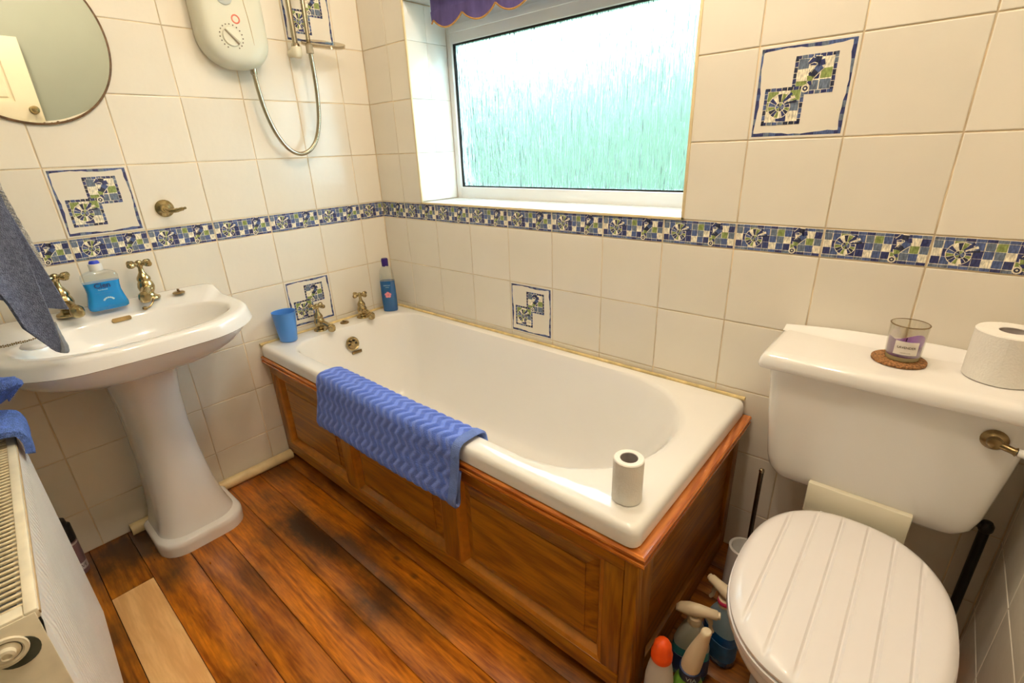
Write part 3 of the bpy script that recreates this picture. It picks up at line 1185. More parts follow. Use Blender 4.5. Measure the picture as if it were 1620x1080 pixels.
for k, (zf, fr) in enumerate(((0.008, 0.004), (0.03, 0.035), (0.08, 0.085), (0.18, 0.16), (0.32, 0.26), (0.48, 0.36), (0.63, 0.46), (0.76, 0.56), (0.86, 0.66), (0.93, 0.76), (0.975, 0.88), (0.995, 1.0), (1.0, 1.15))):
    x0 = OX0 + 0.13 * fr
    x1 = OX1 - (0.26 * fr + 0.10 * fr ** 2)
    y0 = OY0 + 0.11 * fr
    y1 = OY1 - 0.11 * fr
    rr = tuple(max(r - 0.06 * fr, 0.05) for r in RAD)
    rings.append(at_z(ray_ring(cx, cy, ang, x0, x1, y0, y1, rr), TZ - DEP * zf))
rings.append(at_z(ray_ring(cx, cy, ang, 0.45, 1.0, -0.36, -0.31, 0.02), TZ - DEP - 0.004))
loft('tub_shell', rings, BATH_ENAMEL, bath)
mb = MB()
mb.add(*tube_data([(0.0100, -0.67, TZ), (0.0100, -0.0095, TZ + 0.001)], 0.006, 8))
mb.add(*tube_data([(0.0100, -0.0095, TZ + 0.001), (1.652, -0.0095, TZ + 0.001)], 0.006, 8))
o = mb.build('sealant_bead', SEALANT, bath)
o['label'] = 'yellowed bead of sealant along the tiles'


def pillar_tap(prefix, parent, base, spout_dir, s=1.0, swivel=0.3):
    B = Vector(base)
    sd = Vector(spout_dir).normalized()
    tp = bpy.data.objects.new('tap', None)
    COL.objects.link(tp)
    tp.parent = parent
    tp.location = B - wl(parent)
    prof = [(0.026, 0), (0.027, 0.003), (0.025, 0.007), (0.016, 0.011), (0.014, 0.016), (0.019, 0.026), (0.021, 0.036), (0.019, 0.046),
            (0.0155, 0.053), (0.017, 0.056), (0.0165, 0.062), (0.012, 0.070), (0.0075, 0.078), (0.006, 0.090), (0.006, 0.100)]
    mb = MB()
    mb.add(*lathe_data([(r * s, h * s) for r, h in prof], B, (0, 0, 1), 18))
    p0 = B + Vector((0, 0, 0.030 * s)) + sd * 0.010 * s
    sp = spline([p0, p0 + sd * 0.022 * s + Vector((0, 0, 0.003 * s)), p0 + sd * 0.044 * s + Vector((0, 0, -0.001 * s)), p0 + sd * 0.058 * s + Vector((0, 0, -0.008 * s))], 5)
    n_ = len(sp)
    mb.add(*tube_data(sp, [(0.0135 - 0.004 * min(1, i / (n_ * 0.5))) * s for i in range(n_)], 12))
    tip = p0 + sd * 0.062 * s + Vector((0, 0, -0.006 * s))
    mb.add(*lathe_data([(0.009 * s, -0.018 * s), (0.0135 * s, -0.014 * s), (0.0155 * s, -0.004 * s), (0.014 * s, 0.006 * s), (0.008 * s, 0.012 * s), (0.001, 0.0135 * s)], tip, (0, 0, 1), 14))
    mb.build('tap_body', BRASS, tp)
    hub = B + Vector((0, 0, 0.098 * s))
    mb = MB()
    mb.add(*lathe_data([(0.007 * s, -0.006 * s), (0.010 * s, 0), (0.0105 * s, 0.006 * s), (0.007 * s, 0.012 * s), (0.002 * s, 0.014 * s)], hub, (0, 0, 1), 14))
    for k in range(4):
        a = swivel + k * PI / 2
        d = Vector((math.cos(a), math.sin(a), 0.0))
        mb.add(*lathe_data([(0.0050 * s, 0.006 * s), (0.0052 * s, 0.017 * s), (0.0075 * s, 0.020 * s), (0.0082 * s, 0.024 * s), (0.0080 * s, 0.033 * s), (0.0065 * s, 0.035 * s), (0.001, 0.0352 * s)], hub + Vector((0, 0, 0.004 * s)), d, 10))
    mb.build('cross_handle', BRASS, tp)
    return tp


pillar_tap('bath', bath, (0.052, -0.43, TZ - 0.001), (1, 0.15, 0), 1.05, 0.5)
pillar_tap('bath', bath, (0.055, -0.222, TZ - 0.001), (1, -0.05, 0), 1.05, 0.2)
# overflow, name plate, chain stay
ofx = 0.136
lathe('overflow', [(0.030, 0), (0.031, 0.004), (0.027, 0.008), (0.024, 0.006), (0.022, 0.004), (0.010, 0.003), (0.009, 0.006), (0.001, 0.007)], (ofx, -0.343, 0.462), (1, 0, 0.25), BRASS, bath)
mb = MB()
for k in range(6):
    a = k * PI / 3
    mb.add(*lathe_data([(0.0045, 0), (0.0045, 0.0012)], (ofx + 0.0045, -0.343 + 0.0158 * math.cos(a), 0.462 + 0.0158 * math.sin(a)), (1, 0, 0.25), 8))
mb.build('overflow_holes', DARK, bath)
v, f = box_data(ofx + 0.006, ofx + 0.010, -0.355, -0.308, 0.415, 0.428, 0.001)
mk('name_plate', v, f, BRASS_DARK, bath)
mb = MB()
mb.add(*lathe_data([(0.019, 0), (0.0195, 0.004), (0.016, 0.007), (0.002, 0.0075)], (0.055, -0.318, TZ - 0.001), (0, 0, 1), 20))
mb.box(0.044, 0.066, -0.322, -0.314, TZ + 0.004, TZ + 0.011, 0.002)
mb.build('chain_stay', BRASS_DARK, bath)

# ---- oak surround
OAK_MOULD_HIGHLIGHT = pmat('oak_moulding_highlight', (0.52, 0.19, 0.014), 0.35, var=0.25, vscale=30, coat=0.2)  # paler than the oak frame: moulding highlights put into the colour
PY = -0.655           # face of the front frame
PX = 1.655            # face of the end frame
panel = thing('oak_surround', 'orange oak panelled bath surround with three front panels and moulded top', 'bath panel', (0.83, -0.64, 0))
PB, PT = 0.085, 0.405  # panel opening bottom/top


def front_piece(name, x0, x1, z0, z1, mat, d=0.02, b=0.002):
    return box(name, x0, x1, PY, PY + d, z0, z1, mat, panel, b)


front_piece('bottom_rail', 0.006, PX - 0.03, 0.032, PB, OAK_X)
box('plinth', 0.006, PX - 0.03, PY + 0.045, PY + 0.06, 0.001, 0.05, OAK_X, panel, 0)
front_piece('top_rail', 0.006, PX - 0.03, PT, 0.446, OAK_X)
stiles = [(0.006, 0.052), (0.497, 0.558), (1.040, 1.104), (1.578, 1.6245)]
for x0, x1 in stiles:
    front_piece('stile', x0, x1, PB, PT, OAK_Z)
for (a0, a1), (b0, b1) in zip(stiles[:-1], stiles[1:]):
    x0, x1 = a1, b0
    dz, w = 0.021, 0.022
    # sloping ovolo moulding round the opening
    r0 = [(x0, PY + 0.001, PB), (x1, PY + 0.001, PB), (x1, PY + 0.001, PT), (x0, PY + 0.001, PT)]
    r1 = [(x0 + w * .45, PY + 0.005, PB + w * .45), (x1 - w * .45, PY + 0.005, PB + w * .45), (x1 - w * .45, PY + 0.005, PT - w * .45), (x0 + w * .45, PY + 0.005, PT - w * .45)]
    r2 = [(x0 + w, PY + dz, PB + w), (x1 - w, PY + dz, PB + w), (x1 - w, PY + dz, PT - w), (x0 + w, PY + dz, PT - w)]
    v, f = loft_data([r0, r1, r2], False, False)
    mk('panel_moulding', v, f, OAK_MOULD_HIGHLIGHT, panel, False)
    # raised and fielded panel
    e = 0.030
    q0 = [(x0 + w, PY + dz, PB + w), (x1 - w, PY + dz, PB + w), (x1 - w, PY + dz, PT - w), (x0 + w, PY + dz, PT - w)]
    q1 = [(x0 + w + e, PY + dz - 0.0085, PB + w + e), (x1 - w - e, PY + dz - 0.0085, PB + w + e), (x1 - w - e, PY + dz - 0.0085, PT - w - e), (x0 + w + e, PY + dz - 0.0085, PT - w - e)]
    q2 = [(p[0], PY + dz - 0.0115, p[2]) for p in q1]
    v, f = loft_data([q0, q1, q2], False, True)
    mk('fielded_panel', v, f, OAK_X, panel, False)
# moulded cornice strip under the tub lip: profile (out, z)
prof = [(0.0, 0.438), (0.006, 0.440), (0.010, 0.446), (0.010, 0.451), (0.017, 0.454), (0.022, 0.462), (0.022, 0.468), (0.014, 0.4695), (0.014, 0.472), (0.021, 0.4745), (0.022, 0.481), (0.018, 0.485), (0.002, 0.485), (-0.015, 0.485)]
v = []
for o_, z in prof:
    v += [(0.004, PY - o_, z), (PX + o_, PY - o_, z)]
f = [(2 * i, 2 * i + 1, 2 * i + 3, 2 * i + 2) for i in range(len(prof) - 1)]
mk('top_moulding', v, f, OAK_TRIM_X, panel, False)
v = []
for o_, z in prof:
    v += [(PX + o_, PY - o_, z), (PX + o_, -0.006, z)]
mk('end_moulding', v, f, OAK_TRIM_Y, panel, False)
# corner post and end panel
box('corner_post', PX - 0.030, PX, PY, PY + 0.030, 0.0, 0.442, OAK_Z, panel, 0.004)
box('end_stile', PX - 0.020, PX - 0.001, PY + 0.030, PY + 0.080, 0.0, 0.446, OAK_Z, panel, 0.002)
box('end_stile', PX - 0.020, PX - 0.001, -0.050, -0.006, 0.0, 0.446, OAK_Z, panel, 0.002)
box('end_rail', PX - 0.020, PX - 0.001, PY + 0.080, -0.050, 0.40, 0.446, OAK_Y, panel, 0.002)
box('end_rail', PX - 0.020, PX - 0.001, PY + 0.080, -0.050, 0.0, 0.085, OAK_Y, panel, 0.002)
box('end_panel', PX - 0.022, PX - 0.012, PY + 0.078, -0.048, 0.083, 0.402, OAK_Y, panel, 0.001)

# ---------------------------------------------------------------- pedestal basin
basin = thing('pedestal_basin', 'white pedestal washbasin with brass cross-head taps on the left wall', 'washbasin', (0.22, -1.09, 0))
bcx, bcy = 0.265, -1.09
NB = 96
bang = [2 * PI * k / NB + 0.001 for k in range(NB)]


def basin_ring(ins, z, lift=0.0, sq=0.0):
    x1 = 0.462 - ins
    pts = ray_ring(bcx, bcy, bang, 0.003 + min(ins, 0.10), x1, -1.402 + ins, -0.782 - ins, (0.03, 0.175, 0.175, 0.03) if ins < 0.12 else (0.04, 0.10, 0.10, 0.04))
    out = []
    for (x, y) in pts:
        bow = 0.034 * max(0.0, 1 - ((y - bcy) / 0.30) ** 2) * max(0, (x - 0.2) / 0.26)
        l = lift * max(0.0, min(1.0, (0.115 - x) / 0.05))
        out.append((x + bow, y, z + l))
    return out


rings = [basin_ring(0.155, 0.655), basin_ring(0.13, 0.663), basin_ring(0.095, 0.676), basin_ring(0.062, 0.692), basin_ring(0.038, 0.712), basin_ring(0.022, 0.734), basin_ring(0.014, 0.752), basin_ring(0.012, 0.7575),
         basin_ring(0.002, 0.7585), basin_ring(-0.001, 0.7610), basin_ring(-0.0005, 0.765), basin_ring(0.005, 0.789, 0.012), basin_ring(0.0075, 0.796, 0.018), basin_ring(0.014, 0.8005, 0.02), basin_ring(0.022, 0.8005, 0.02)]
bowl = lambda a, b_, z, dx=0.0: [(bcx + 0.012 + dx + a * math.cos(t) * (1.0 if math.cos(t) > 0 else 0.9), bcy + b_ * math.copysign(abs(math.sin(t)) ** 0.85, math.sin(t)), z) for t in bang]
rings += [bowl(0.176, 0.262, 0.7985), bowl(0.170, 0.256, 0.7955), bowl(0.164, 0.250, 0.788), bowl(0.155, 0.238, 0.765), bowl(0.14, 0.215, 0.735), bowl(0.115, 0.175, 0.705), bowl(0.08, 0.12, 0.688), bowl(0.03, 0.04, 0.682)]
loft('basin_bowl', rings, CERAMIC, basin, sharp=60)


def ped_ring(x0, x1, y0, y1, r, z):
    return at_z(rrect(x0, x1, y0, y1, (0.02, r, r, 0.02), 7), z)


loft('pedestal', [ped_ring(0.056, 0.286, -1.212, -0.945, 0.075, 0.0), ped_ring(0.056, 0.288, -1.213, -0.944, 0.076, 0.03), ped_ring(0.056, 0.287, -1.212, -0.945, 0.076, 0.046), ped_ring(0.056, 0.282, -1.207, -0.950, 0.076, 0.051),
                  ped_ring(0.056, 0.266, -1.196, -0.962, 0.076, 0.056), ped_ring(0.056, 0.250, -1.186, -0.975, 0.075, 0.10), ped_ring(0.056, 0.235, -1.177, -0.990, 0.074, 0.18),
                  ped_ring(0.056, 0.226, -1.170, -1.001, 0.072, 0.30), ped_ring(0.056, 0.224, -1.168, -1.006, 0.072, 0.42), ped_ring(0.056, 0.234, -1.172, -1.004, 0.074, 0.53),
                  ped_ring(0.056, 0.256, -1.182, -0.998, 0.08, 0.61), ped_ring(0.056, 0.285, -1.196, -0.986, 0.085, 0.668), ped_ring(0.056, 0.29, -1.198, -0.984, 0.085, 0.676)], CERAMIC, basin)
pillar_tap('basin', basin, (0.066, -0.985, 0.817), (1, -0.35, 0), 1.12, 0.6)
pillar_tap('basin', basin, (0.070, -1.190, 0.817), (1, 0.15, 0), 1.12, 0.6)
# overflow slot on the back of the bowl
mb = MB()
sl = [(0.0045 * math.cos(t) + (0.020 if math.cos(t) > 0 else -0.020), 0.0055 * math.sin(t)) for t in [2 * PI * k / 16 for k in range(16)]]
n0 = Vector((0.93, 0, 0.36))
upv = Vector((-0.36, 0, 0.93))
sc_ = Vector((0.1325, -1.084, 0.787))
mb.add(*loft_data([[sc_ + Vector((0, 1, 0)) * a + upv * b_ * 1.2 + n0 * d for a, b_ in sl] for d in (-0.004, 0.0022)]))
o = mb.build('overflow_slot', BRASS_DARK, basin)
mb = MB()
mb.add(*lathe_data([(0.018, 0), (0.0185, 0.003), (0.014, 0.006), (0.002, 0.0065)], (0.078, -0.905, 0.8175), (0, 0, 1), 20))
mb.add(*tube_data([(0.070, -0.905, 0.823), (0.074, -0.905, 0.831), (0.082, -0.905, 0.831), (0.088, -0.905, 0.824)], 0.0025, 8))
mb.build('chain_stay', BRASS_DARK, basin)
mb = MB()
mb.add(*tube_data(spline([(0.090, -0.983, 0.8195), (0.104, -0.985, 0.823), (0.116, -0.990, 0.816), (0.124, -1.002, 0.806), (0.128, -1.014, 0.803)], 5), 0.0022, 8))
mb.add(*lathe_data([(0.002, -0.006), (0.0055, -0.004), (0.006, 0.002), (0.004, 0.006), (0.001, 0.007)], (0.129, -1.018, 0.804), (0.3, -1, 0.2), 12))
mb.build('chain_hook', BRASS_DARK, basin)
# bead chain lying on the left end of the basin
mb = MB()
for row, (ya, yb) in enumerate(((-1.385, -1.285), (-1.388, -1.29))):
    pts = [(0.205 + row * 0.012 + 0.003 * math.sin(k * 0.7), ya + (yb - ya) * k / 24, 0.8035 + (0.001 if k % 2 else 0)) for k in range(25)]
    for p in pts:
        mb.add(*lathe_data([(0.0006, -0.0019), (0.0019, -0.0008), (0.0019, 0.0008), (0.0006, 0.0019)], p, (0, 0, 1), 6))
o = mb.build('plug_chain', BRASS_DARK, basin)

soap_bar = loft('soap_bar', [[(0.285 + (0.040 - i) * math.cos(t), -1.292 + (0.032 - i) * math.sin(t), z) for t in [2 * PI * k / 28 for k in range(28)]] for i, z in ((0.012, 0.8015), (0.003, 0.803), (0.0, 0.807), (0.003, 0.8115), (0.012, 0.814), (0.025, 0.8145))],
                pmat('white_soap', (0.82, 0.82, 0.84), 0.4, var=0.02, vscale=10, sss=0.1))
props(soap_bar, 'white oval soap bar on the left front rim of the washbasin', 'soap')

# ---- hand soap bottle
SBX, SBY, SBZ = 0.090, -1.096, 0.8185
soap = thing('hand_soap_bottle', 'clear waisted soap bottle of turquoise liquid between the basin taps', 'bottle', (SBX, SBY, SBZ))
LIQ = pmat('turquoise_liquid', (0.006, 0.31, 0.80), 0.12, var=0.05, vscale=15, trans=0.25, coat=0.5)
WHITE_CAP = pmat('white_cap_plastic', (0.74, 0.74, 0.72), 0.35, var=0.02, vscale=10)


def sb_ring(hw, hd, z, k=0.6):
    return at_z([(SBX + p[1], SBY + p[0]) for p in rrect(-hw, hw, -hd, hd, min(hw, hd) * k, 4)], SBZ + z)


loft('liquid_body', [sb_ring(0.044, 0.017, 0.0), sb_ring(0.049, 0.021, 0.004), sb_ring(0.050, 0.022, 0.014), sb_ring(0.045, 0.021, 0.035), sb_ring(0.0415, 0.020, 0.055), sb_ring(0.042, 0.020, 0.070), sb_ring(0.044, 0.020, 0.084)], LIQ, soap)
loft('clear_shoulder', [sb_ring(0.0442, 0.0202, 0.0842), sb_ring(0.0448, 0.0205, 0.098), sb_ring(0.042, 0.020, 0.107), sb_ring(0.030, 0.0185, 0.114), sb_ring(0.0165, 0.0155, 0.118)], CLEAR, soap, cap0=False)
lathe('cap', [(0.0165, 0.117), (0.0165, 0.135), (0.0155, 0.137), (0.009, 0.138)], (SBX, SBY, SBZ), (0, 0, 1), WHITE_CAP, soap)
lathe('blue_nozzle', [(0.013, 0.137), (0.013, 0.141), (0.010, 0.146), (0.002, 0.1465)], (SBX, SBY, SBZ), (0, 0, 1), pmat('royal_blue_plastic', (0.02, 0.05, 0.55), 0.3, var=0.05, vscale=20), soap)
INK = pmat('navy_ink', (0.006, 0.03, 0.16), 0.5, var=0.05, vscale=40)
INK_W = pmat('white_ink', (0.55, 0.80, 0.88), 0.5, var=0.05, vscale=40)
INK_B = pmat('pale_ink', (0.04, 0.22, 0.50), 0.5, var=0.05, vscale=40)
fx = SBX + 0.0215
text_mesh('lettering', 'Cien', 0.021, (fx + .0006, SBY - 0.003, SBZ + 0.074), (0, 1, 0), (0, 0, 1), INK, soap, 0.0006)
text_mesh('lettering', 'handwash', 0.006, (fx + .0006, SBY - 0.004, SBZ + 0.0625), (0, 1, 0), (0, 0, 1), INK_W, soap)
text_mesh('lettering', 'fresh clean and kind\nto your hands', 0.0055, (fx + 0.0010, SBY - 0.002, SBZ + 0.051), (0, 1, 0), (0, 0, 1), INK_B, soap)
text_mesh('lettering', '500 ml', 0.0055, (fx + 0.0024, SBY + 0.002, SBZ + 0.012), (0, 1, 0), (0, 0, 1), INK_B, soap)
mb = MB()
for k in range(7):
    a = PI * (0.12 + 0.76 * k / 6)
    p = Vector((fx + 0.0014, SBY + 0.002 + 0.012 * math.cos(a), SBZ + 0.028 + 0.009 * math.sin(a)))
    mb.add([p + Vector((0.0006, 0, 0.003)), p + Vector((0.0006, 0.0035, 0)), p + Vector((0.0006, 0, -0.003)), p + Vector((0.0006, -0.0035, 0))], [(0, 1, 2, 3)])
mb.build('wave_emblem', INK_W, soap, False)

# ---------------------------------------------------------------- mirror
mir = thing('round_mirror', 'frameless round mirror with slanted glass border and brown-worn edge above the washbasin', 'mirror', (0.004, -1.085, 1.556))
MA, MH, MC = 0.208, 0.221, (-1.085, 1.557)
el = lambda k_, x: [(x, MC[0] + (MA - k_) * math.cos(2 * PI * t / 96), MC[1] + (MH - k_) * math.sin(2 * PI * t / 96)) for t in range(96)]
loft('mirror_glass', [el(0.004, 0.0065), el(0.0035, 0.0082), el(0.0105, 0.0085), el(0.0110, 0.0085)], MIRROR, mir, sharp=3)
o = loft('worn_edge', [el(0.001, 0.001), el(0.0, 0.002), el(0.0, 0.0068), el(0.0025, 0.0082), el(0.0042, 0.0083)], pmat('brown_worn_silvering', (0.16, 0.085, 0.035), 0.5, var=0.5, vscale=60), mir)
o['label'] = 'brown corroded mirror rim'
mb = MB()
for y, s in ((-1.082, 0.004), (-1.066, 0.003), (-1.052, 0.005), (-1.03, 0.003), (-1.018, 0.0025)):
    yy = (y - MC[0]) / MA
    z = MC[1] - MH * math.sqrt(1 - yy * yy) + 0.0045
    mb.add(*lathe_data([(s, 0), (s * 0.8, 0.0006), (0.0005, 0.0009)], (0.0078, y, z), (1, 0, 0), 9))
mb.build('worn_spots', MATS['brown_worn_silvering'], mir)

# ---------------------------------------------------------------- electric shower
sh = thing('electric_shower', 'cream electric shower unit with round dial and hose on the left wall', 'shower unit', (0.0, -0.53, 1.507))
SCY = -0.531


def sh_ring(x, ins, y0=-0.640, y1=-0.424, z0=1.512, z1=1.90):
    return [(x, p[0], p[1]) for p in rrect(y0 + ins, y1 - ins, z0 + ins, z1 - ins, (0.098 - ins * .8, 0.085 - ins * .8, 0.06 - ins * .5, 0.06 - ins * .5), 8)]


loft('casing', [sh_ring(0.0045, 0.004), sh_ring(0.012, 0.0), sh_ring(0.052, 0.0), sh_ring(0.068, 0.004), sh_ring(0.080, 0.013), sh_ring(0.0875, 0.027), sh_ring(0.0905, 0.045)], SHOWER_PLASTIC, sh, sharp=60)
sp = spline([(0.089, -0.500, 1.79), (0.0905, -0.497, 1.72), (0.0905, -0.490, 1.65), (0.0895, -0.487, 1.58), (0.084, -0.489, 1.54), (0.071, -0.492, 1.523)], 6)
tube('cover_seam', sp, 0.0011, SEAM, sh, 6)
DC = (0.0905, -0.556, 1.598)
lathe('dial', [(0.028, -0.002), (0.028, 0.004), (0.026, 0.006), (0.001, 0.0065)], DC, (1, 0, 0), SHOWER_PLASTIC, sh, 28)
dg_ = Vector((0, 0.72, -0.70))
dp = Vector(DC) + Vector((0.0065, 0, 0))
pp = Vector((0, 0.70, 0.72))
mb = MB()
mb.add([dp + dg_ * a + pp * b_ + Vector((h, 0, 0)) for a, b_, h in ((-.027, -.003, 0), (.027, -.006, 0), (.027, .006, 0), (-.027, .003, 0), (-.025, -.001, .006), (.025, -.003, .008), (.025, .003, .008), (-.025, .001, .006))],
       [(0, 1, 5, 4), (1, 2, 6, 5), (2, 3, 7, 6), (3, 0, 4, 7), (4, 5, 6, 7)])
mb.build('dial_pointer', pmat('dial_grey', (0.50, 0.46, 0.36), 0.4, var=0.05, vscale=30), sh, True, 30)
mb = MB()
for k in range(17):
    a = math.radians(-60 + 300 * k / 16 + 0)
    mb.add(*lathe_data([(0.0021, 0), (0.0021, 0.0008)], (0.0906, DC[1] + 0.0355 * math.cos(a), DC[2] + 0.0355 * math.sin(a)), (1, 0, 0), 8))
mb.build('dial_marks', DIAL_PRINT, sh)
tor = [(0.0907 + 0.0012, -0.5335 + 0.0115 * math.cos(2 * PI * k / 24), 1.6505 + 0.0115 * math.sin(2 * PI * k / 24)) for k in range(24)]
v, f = [], []
for k in range(24):
    c, s = math.cos(2 * PI * k / 24), math.sin(2 * PI * k / 24)
    for r, x in ((0.0095, 0.0909), (0.0135, 0.0909), (0.0135, 0.0918), (0.0095, 0.0918)):
        v.append((x, -0.532 + r * c, 1.650 + r * s))
for k in range(24):
    for j in range(4):
        a, b_ = k * 4 + j, k * 4 + (j + 1) % 4
        a2, b2 = ((k + 1) % 24) * 4 + j, ((k + 1) % 24) * 4 + (j + 1) % 4
        f.append((a, a2, b2, b_))
o = mk('indicator_ring', v, f, RED, sh)
o['label'] = 'red ring mark'
lathe('stop_button', [(0.026, -0.001), (0.026, 0.004), (0.020, 0.006), (0.012, 0.0055), (0.001, 0.005)], (0.0903, -0.556, 1.712), (1, 0, 0), pmat('pale_grey_plastic', (0.50, 0.52, 0.50), 0.3, var=0.05, vscale=20), sh)
lathe('outlet', [(0.011, 0), (0.011, 0.020), (0.009, 0.024)], (0.045, -0.488, 1.522), (0, 0.05, -1), CHROME, sh)
hose = spline([(0.045, -0.487, 1.505), (0.046, -0.484, 1.45), (0.047, -0.474, 1.38), (0.048, -0.452, 1.31), (0.049, -0.418, 1.258), (0.050, -0.376, 1.238), (0.053, -0.333, 1.252), (0.057, -0.300, 1.295), (0.064, -0.281, 1.37), (0.074, -0.277, 1.47), (0.081, -0.282, 1.576)], 10)
tube('hose', hose, 0.0078, CHROME, sh, 12)

rail = thing('shower_rail', 'chrome shower riser rail with clear soap dish beside the corner', 'shower rail', (0.0, -0.32, 1.57))
RY = -0.318
tube('riser_bar', [(0.05, RY, 1.590), (0.05, RY, 2.10)], 0.0095, CHROME, rail, 16)
mb = MB()
mb.add(*lathe_data([(0.004, 0), (0.013, 0.002), (0.019, 0.010), (0.020, 0.030), (0.018, 0.036)], (0.05, RY, 1.563), (0, 0, 1), 18))
mb.add(*tube_data([(0.004, RY, 1.583), (0.05, RY, 1.583)], 0.013, 14))
o = mb.build('end_bracket', CREAM_PLASTIC, rail)
mb = MB()
mb.add(*lathe_data([(0.018, 0), (0.020, 0.03), (0.013, 0.036)], (0.05, RY, 2.08), (0, 0, 1), 18))
mb.add(*tube_data([(0.004, RY, 2.10), (0.05, RY, 2.10)], 0.013, 14))
mb.build('end_bracket', CREAM_PLASTIC, rail)
lathe('collar', [(0.016, 0), (0.014, 0.01), (0.012, 0.012)], (0.05, RY, 1.599), (0, 0, 1), CHROME, rail, 16)
# hose riser through the dish
tube('hose_upright', [(0.082, -0.283, 1.605), (0.080, -0.279, 1.75), (0.078, -0.276, 2.02)], 0.0075, CHROME, rail, 12)
lathe('hose_guide', [(0.0125, 0), (0.0135, 0.002), (0.012, 0.028), (0.0105, 0.032)], (0.082, -0.283, 1.578), (0, 0, 1), pmat('smoky_clear_plastic', (0.42, 0.36, 0.26), 0.25, var=0.1, vscale=30), rail, 14)
lathe('shower_head', [(0.012, 0), (0.013, 0.05), (0.02, 0.10), (0.045, 0.15), (0.045, 0.165), (0.001, 0.168)], (0.075, -0.275, 2.0), (0.35, 0, 1), CHROME, rail)
dc = (-0.222, 0.079)
drg = lambda k_, z: [(dc[1] + (0.044 - k_) * math.sin(t), dc[0] + (0.088 - k_) * math.cos(t), z) for t in [2 * PI * k / 40 for k in range(40)]]
loft('soap_dish', [drg(0.012, 1.604), drg(0.002, 1.607), drg(0.0, 1.618), drg(0.0025, 1.618), drg(0.006, 1.609), drg(0.014, 1.607)], DISH_CLEAR, rail)

# ---- brass hook beside the patterned tile
hook = thing('robe_hook', 'brass robe hook with round backplate beside the patterned tile', 'hook', (0.0, -0.853, 1.085))
lathe('backplate', [(0.027, 0.0008), (0.028, 0.004), (0.025, 0.009), (0.017, 0.012), (0.015, 0.014), (0.012, 0.020), (0.001, 0.022)], (0.0, -0.856, 1.085), (1, 0, 0), BRASS, hook)
tube('horn', spline([(0.018, -0.858, 1.084), (0.034, -0.852, 1.078), (0.052, -0.838, 1.079), (0.066, -0.822, 1.083), (0.073, -0.813, 1.086)], 5), [0.008] * 4 + [0.0075] * 4 + [0.007] * 4 + [0.006] * 4 + [0.004] * 4 + [0.0015], BRASS, hook, 12)

# ---------------------------------------------------------------- towels hung from a swing arm rail on the front wall
railt = thing('towel_rail', 'brass swing-arm towel rail on the wall over the radiator', 'towel rail', (0.40, YF, 1.36))
lathe('rail_backplate', [(0.03, 0.001), (0.03, 0.008), (0.012, 0.014), (0.012, 0.03)], (0.40, YF, 1.36), (0, 1, 0), BRASS, railt)
tube('rail_arm', [(0.40, YF + 0.02, 1.372), (0.455, YF + 0.08, 1.372), (0.455, -1.258, 1.372)], 0.006, BRASS, railt)
tube('rail_arm', [(0.40, YF + 0.02, 1.346), (0.27, YF + 0.08, 1.346), (0.27, -1.245, 1.346)], 0.006, BRASS, railt)


def sheet(name, grid, thick, mat, parent=None):
    """a draped cloth: grid[i][j] points, given a back face `thick` behind"""
    n, m = len(grid), len(grid[0])
    top = [[Vector(p) for p in r] for r in grid]
    back = []
    for i in range(n):
        r = []
        for j in range(m):
            du = top[min(i + 1, n - 1)][j] - top[max(i - 1, 0)][j]
            dv = top[i][min(j + 1, m - 1)] - top[i][max(j - 1, 0)]
            nn = du.cross(dv)
            nn = nn.normalized() if nn.length > 1e-12 else Vector((0, 0, 1))
            r.append(top[i][j] - nn * thick)
        back.append(r)
    v = [p for r in top for p in r] + [p for r in back for p in r]
    N_ = n * m
    I = lambda i, j: i * m + j
    f = []
    for i in range(n - 1):
        for j in range(m - 1):
            f.append((I(i, j), I(i + 1, j), I(i + 1, j + 1), I(i, j + 1)))
            f.append((N_ + I(i, j), N_ + I(i, j + 1), N_ + I(i + 1, j + 1), N_ + I(i + 1, j)))
    for i in range(n - 1):
        f.append((I(i, 0), N_ + I(i, 0), N_ + I(i + 1, 0), I(i + 1, 0)))
        f.append((I(i, m - 1), I(i + 1, m - 1), N_ + I(i + 1, m - 1), N_ + I(i, m - 1)))
    for j in range(m - 1):
        f.append((I(0, j), I(0, j + 1), N_ + I(0, j + 1), N_ + I(0, j)))
        f.append((I(n - 1, j), N_ + I(n - 1, j), N_ + I(n - 1, j + 1), I(n - 1, j + 1)))
    return mk(name, v, f, mat, parent, True, 60)


def draped(name, xa, zt, y_edge, y_back, bot_front, bot_rear, spread, mat, parent, thick=0.007, seed=0, ripple=0.006):
    """cloth over an arm along y at (xa, zt); bot_*(t) = hem height at t (0 = free edge side)"""
    ny, nd = 22, 20
    grid = []
    for j in range(ny + 1):
        t = j / ny
        row = []
        zf, zr = bot_front(t), bot_rear(t)
        for i in range(nd + 1):
            s = i / nd
            z = zf + (zt - 0.012 - zf) * s
            x = xa + 0.010 + spread * (1 - s) + ripple * math.sin(t * 11 + seed + (1 - s) * 2) * (1 - s * .7)
            row.append((x, y_edge(z, 0) + (y_back - y_edge(z, 0)) * t, z))
        for a in (0.25, 0.5, 0.75):
            an = PI * a
            row.append((xa + 0.010 * math.cos(an), y_edge(zt, 0) + (y_back - y_edge(zt, 0)) * t, zt - 0.012 + 0.022 * math.sin(an)))
        for i in range(nd + 1):
            s = 1 - i / nd
            z = zr + (zt - 0.012 - zr) * s
            x = xa - 0.010 - spread * 1.1 * (1 - s) + ripple * math.sin(t * 9 + seed + 2) * (1 - s * .7)
            row.append((x, y_edge(z, 1) + (y_back - y_edge(z, 1)) * t, z))
        grid.append(row)
    return sheet(name, grid, thick, mat, parent)


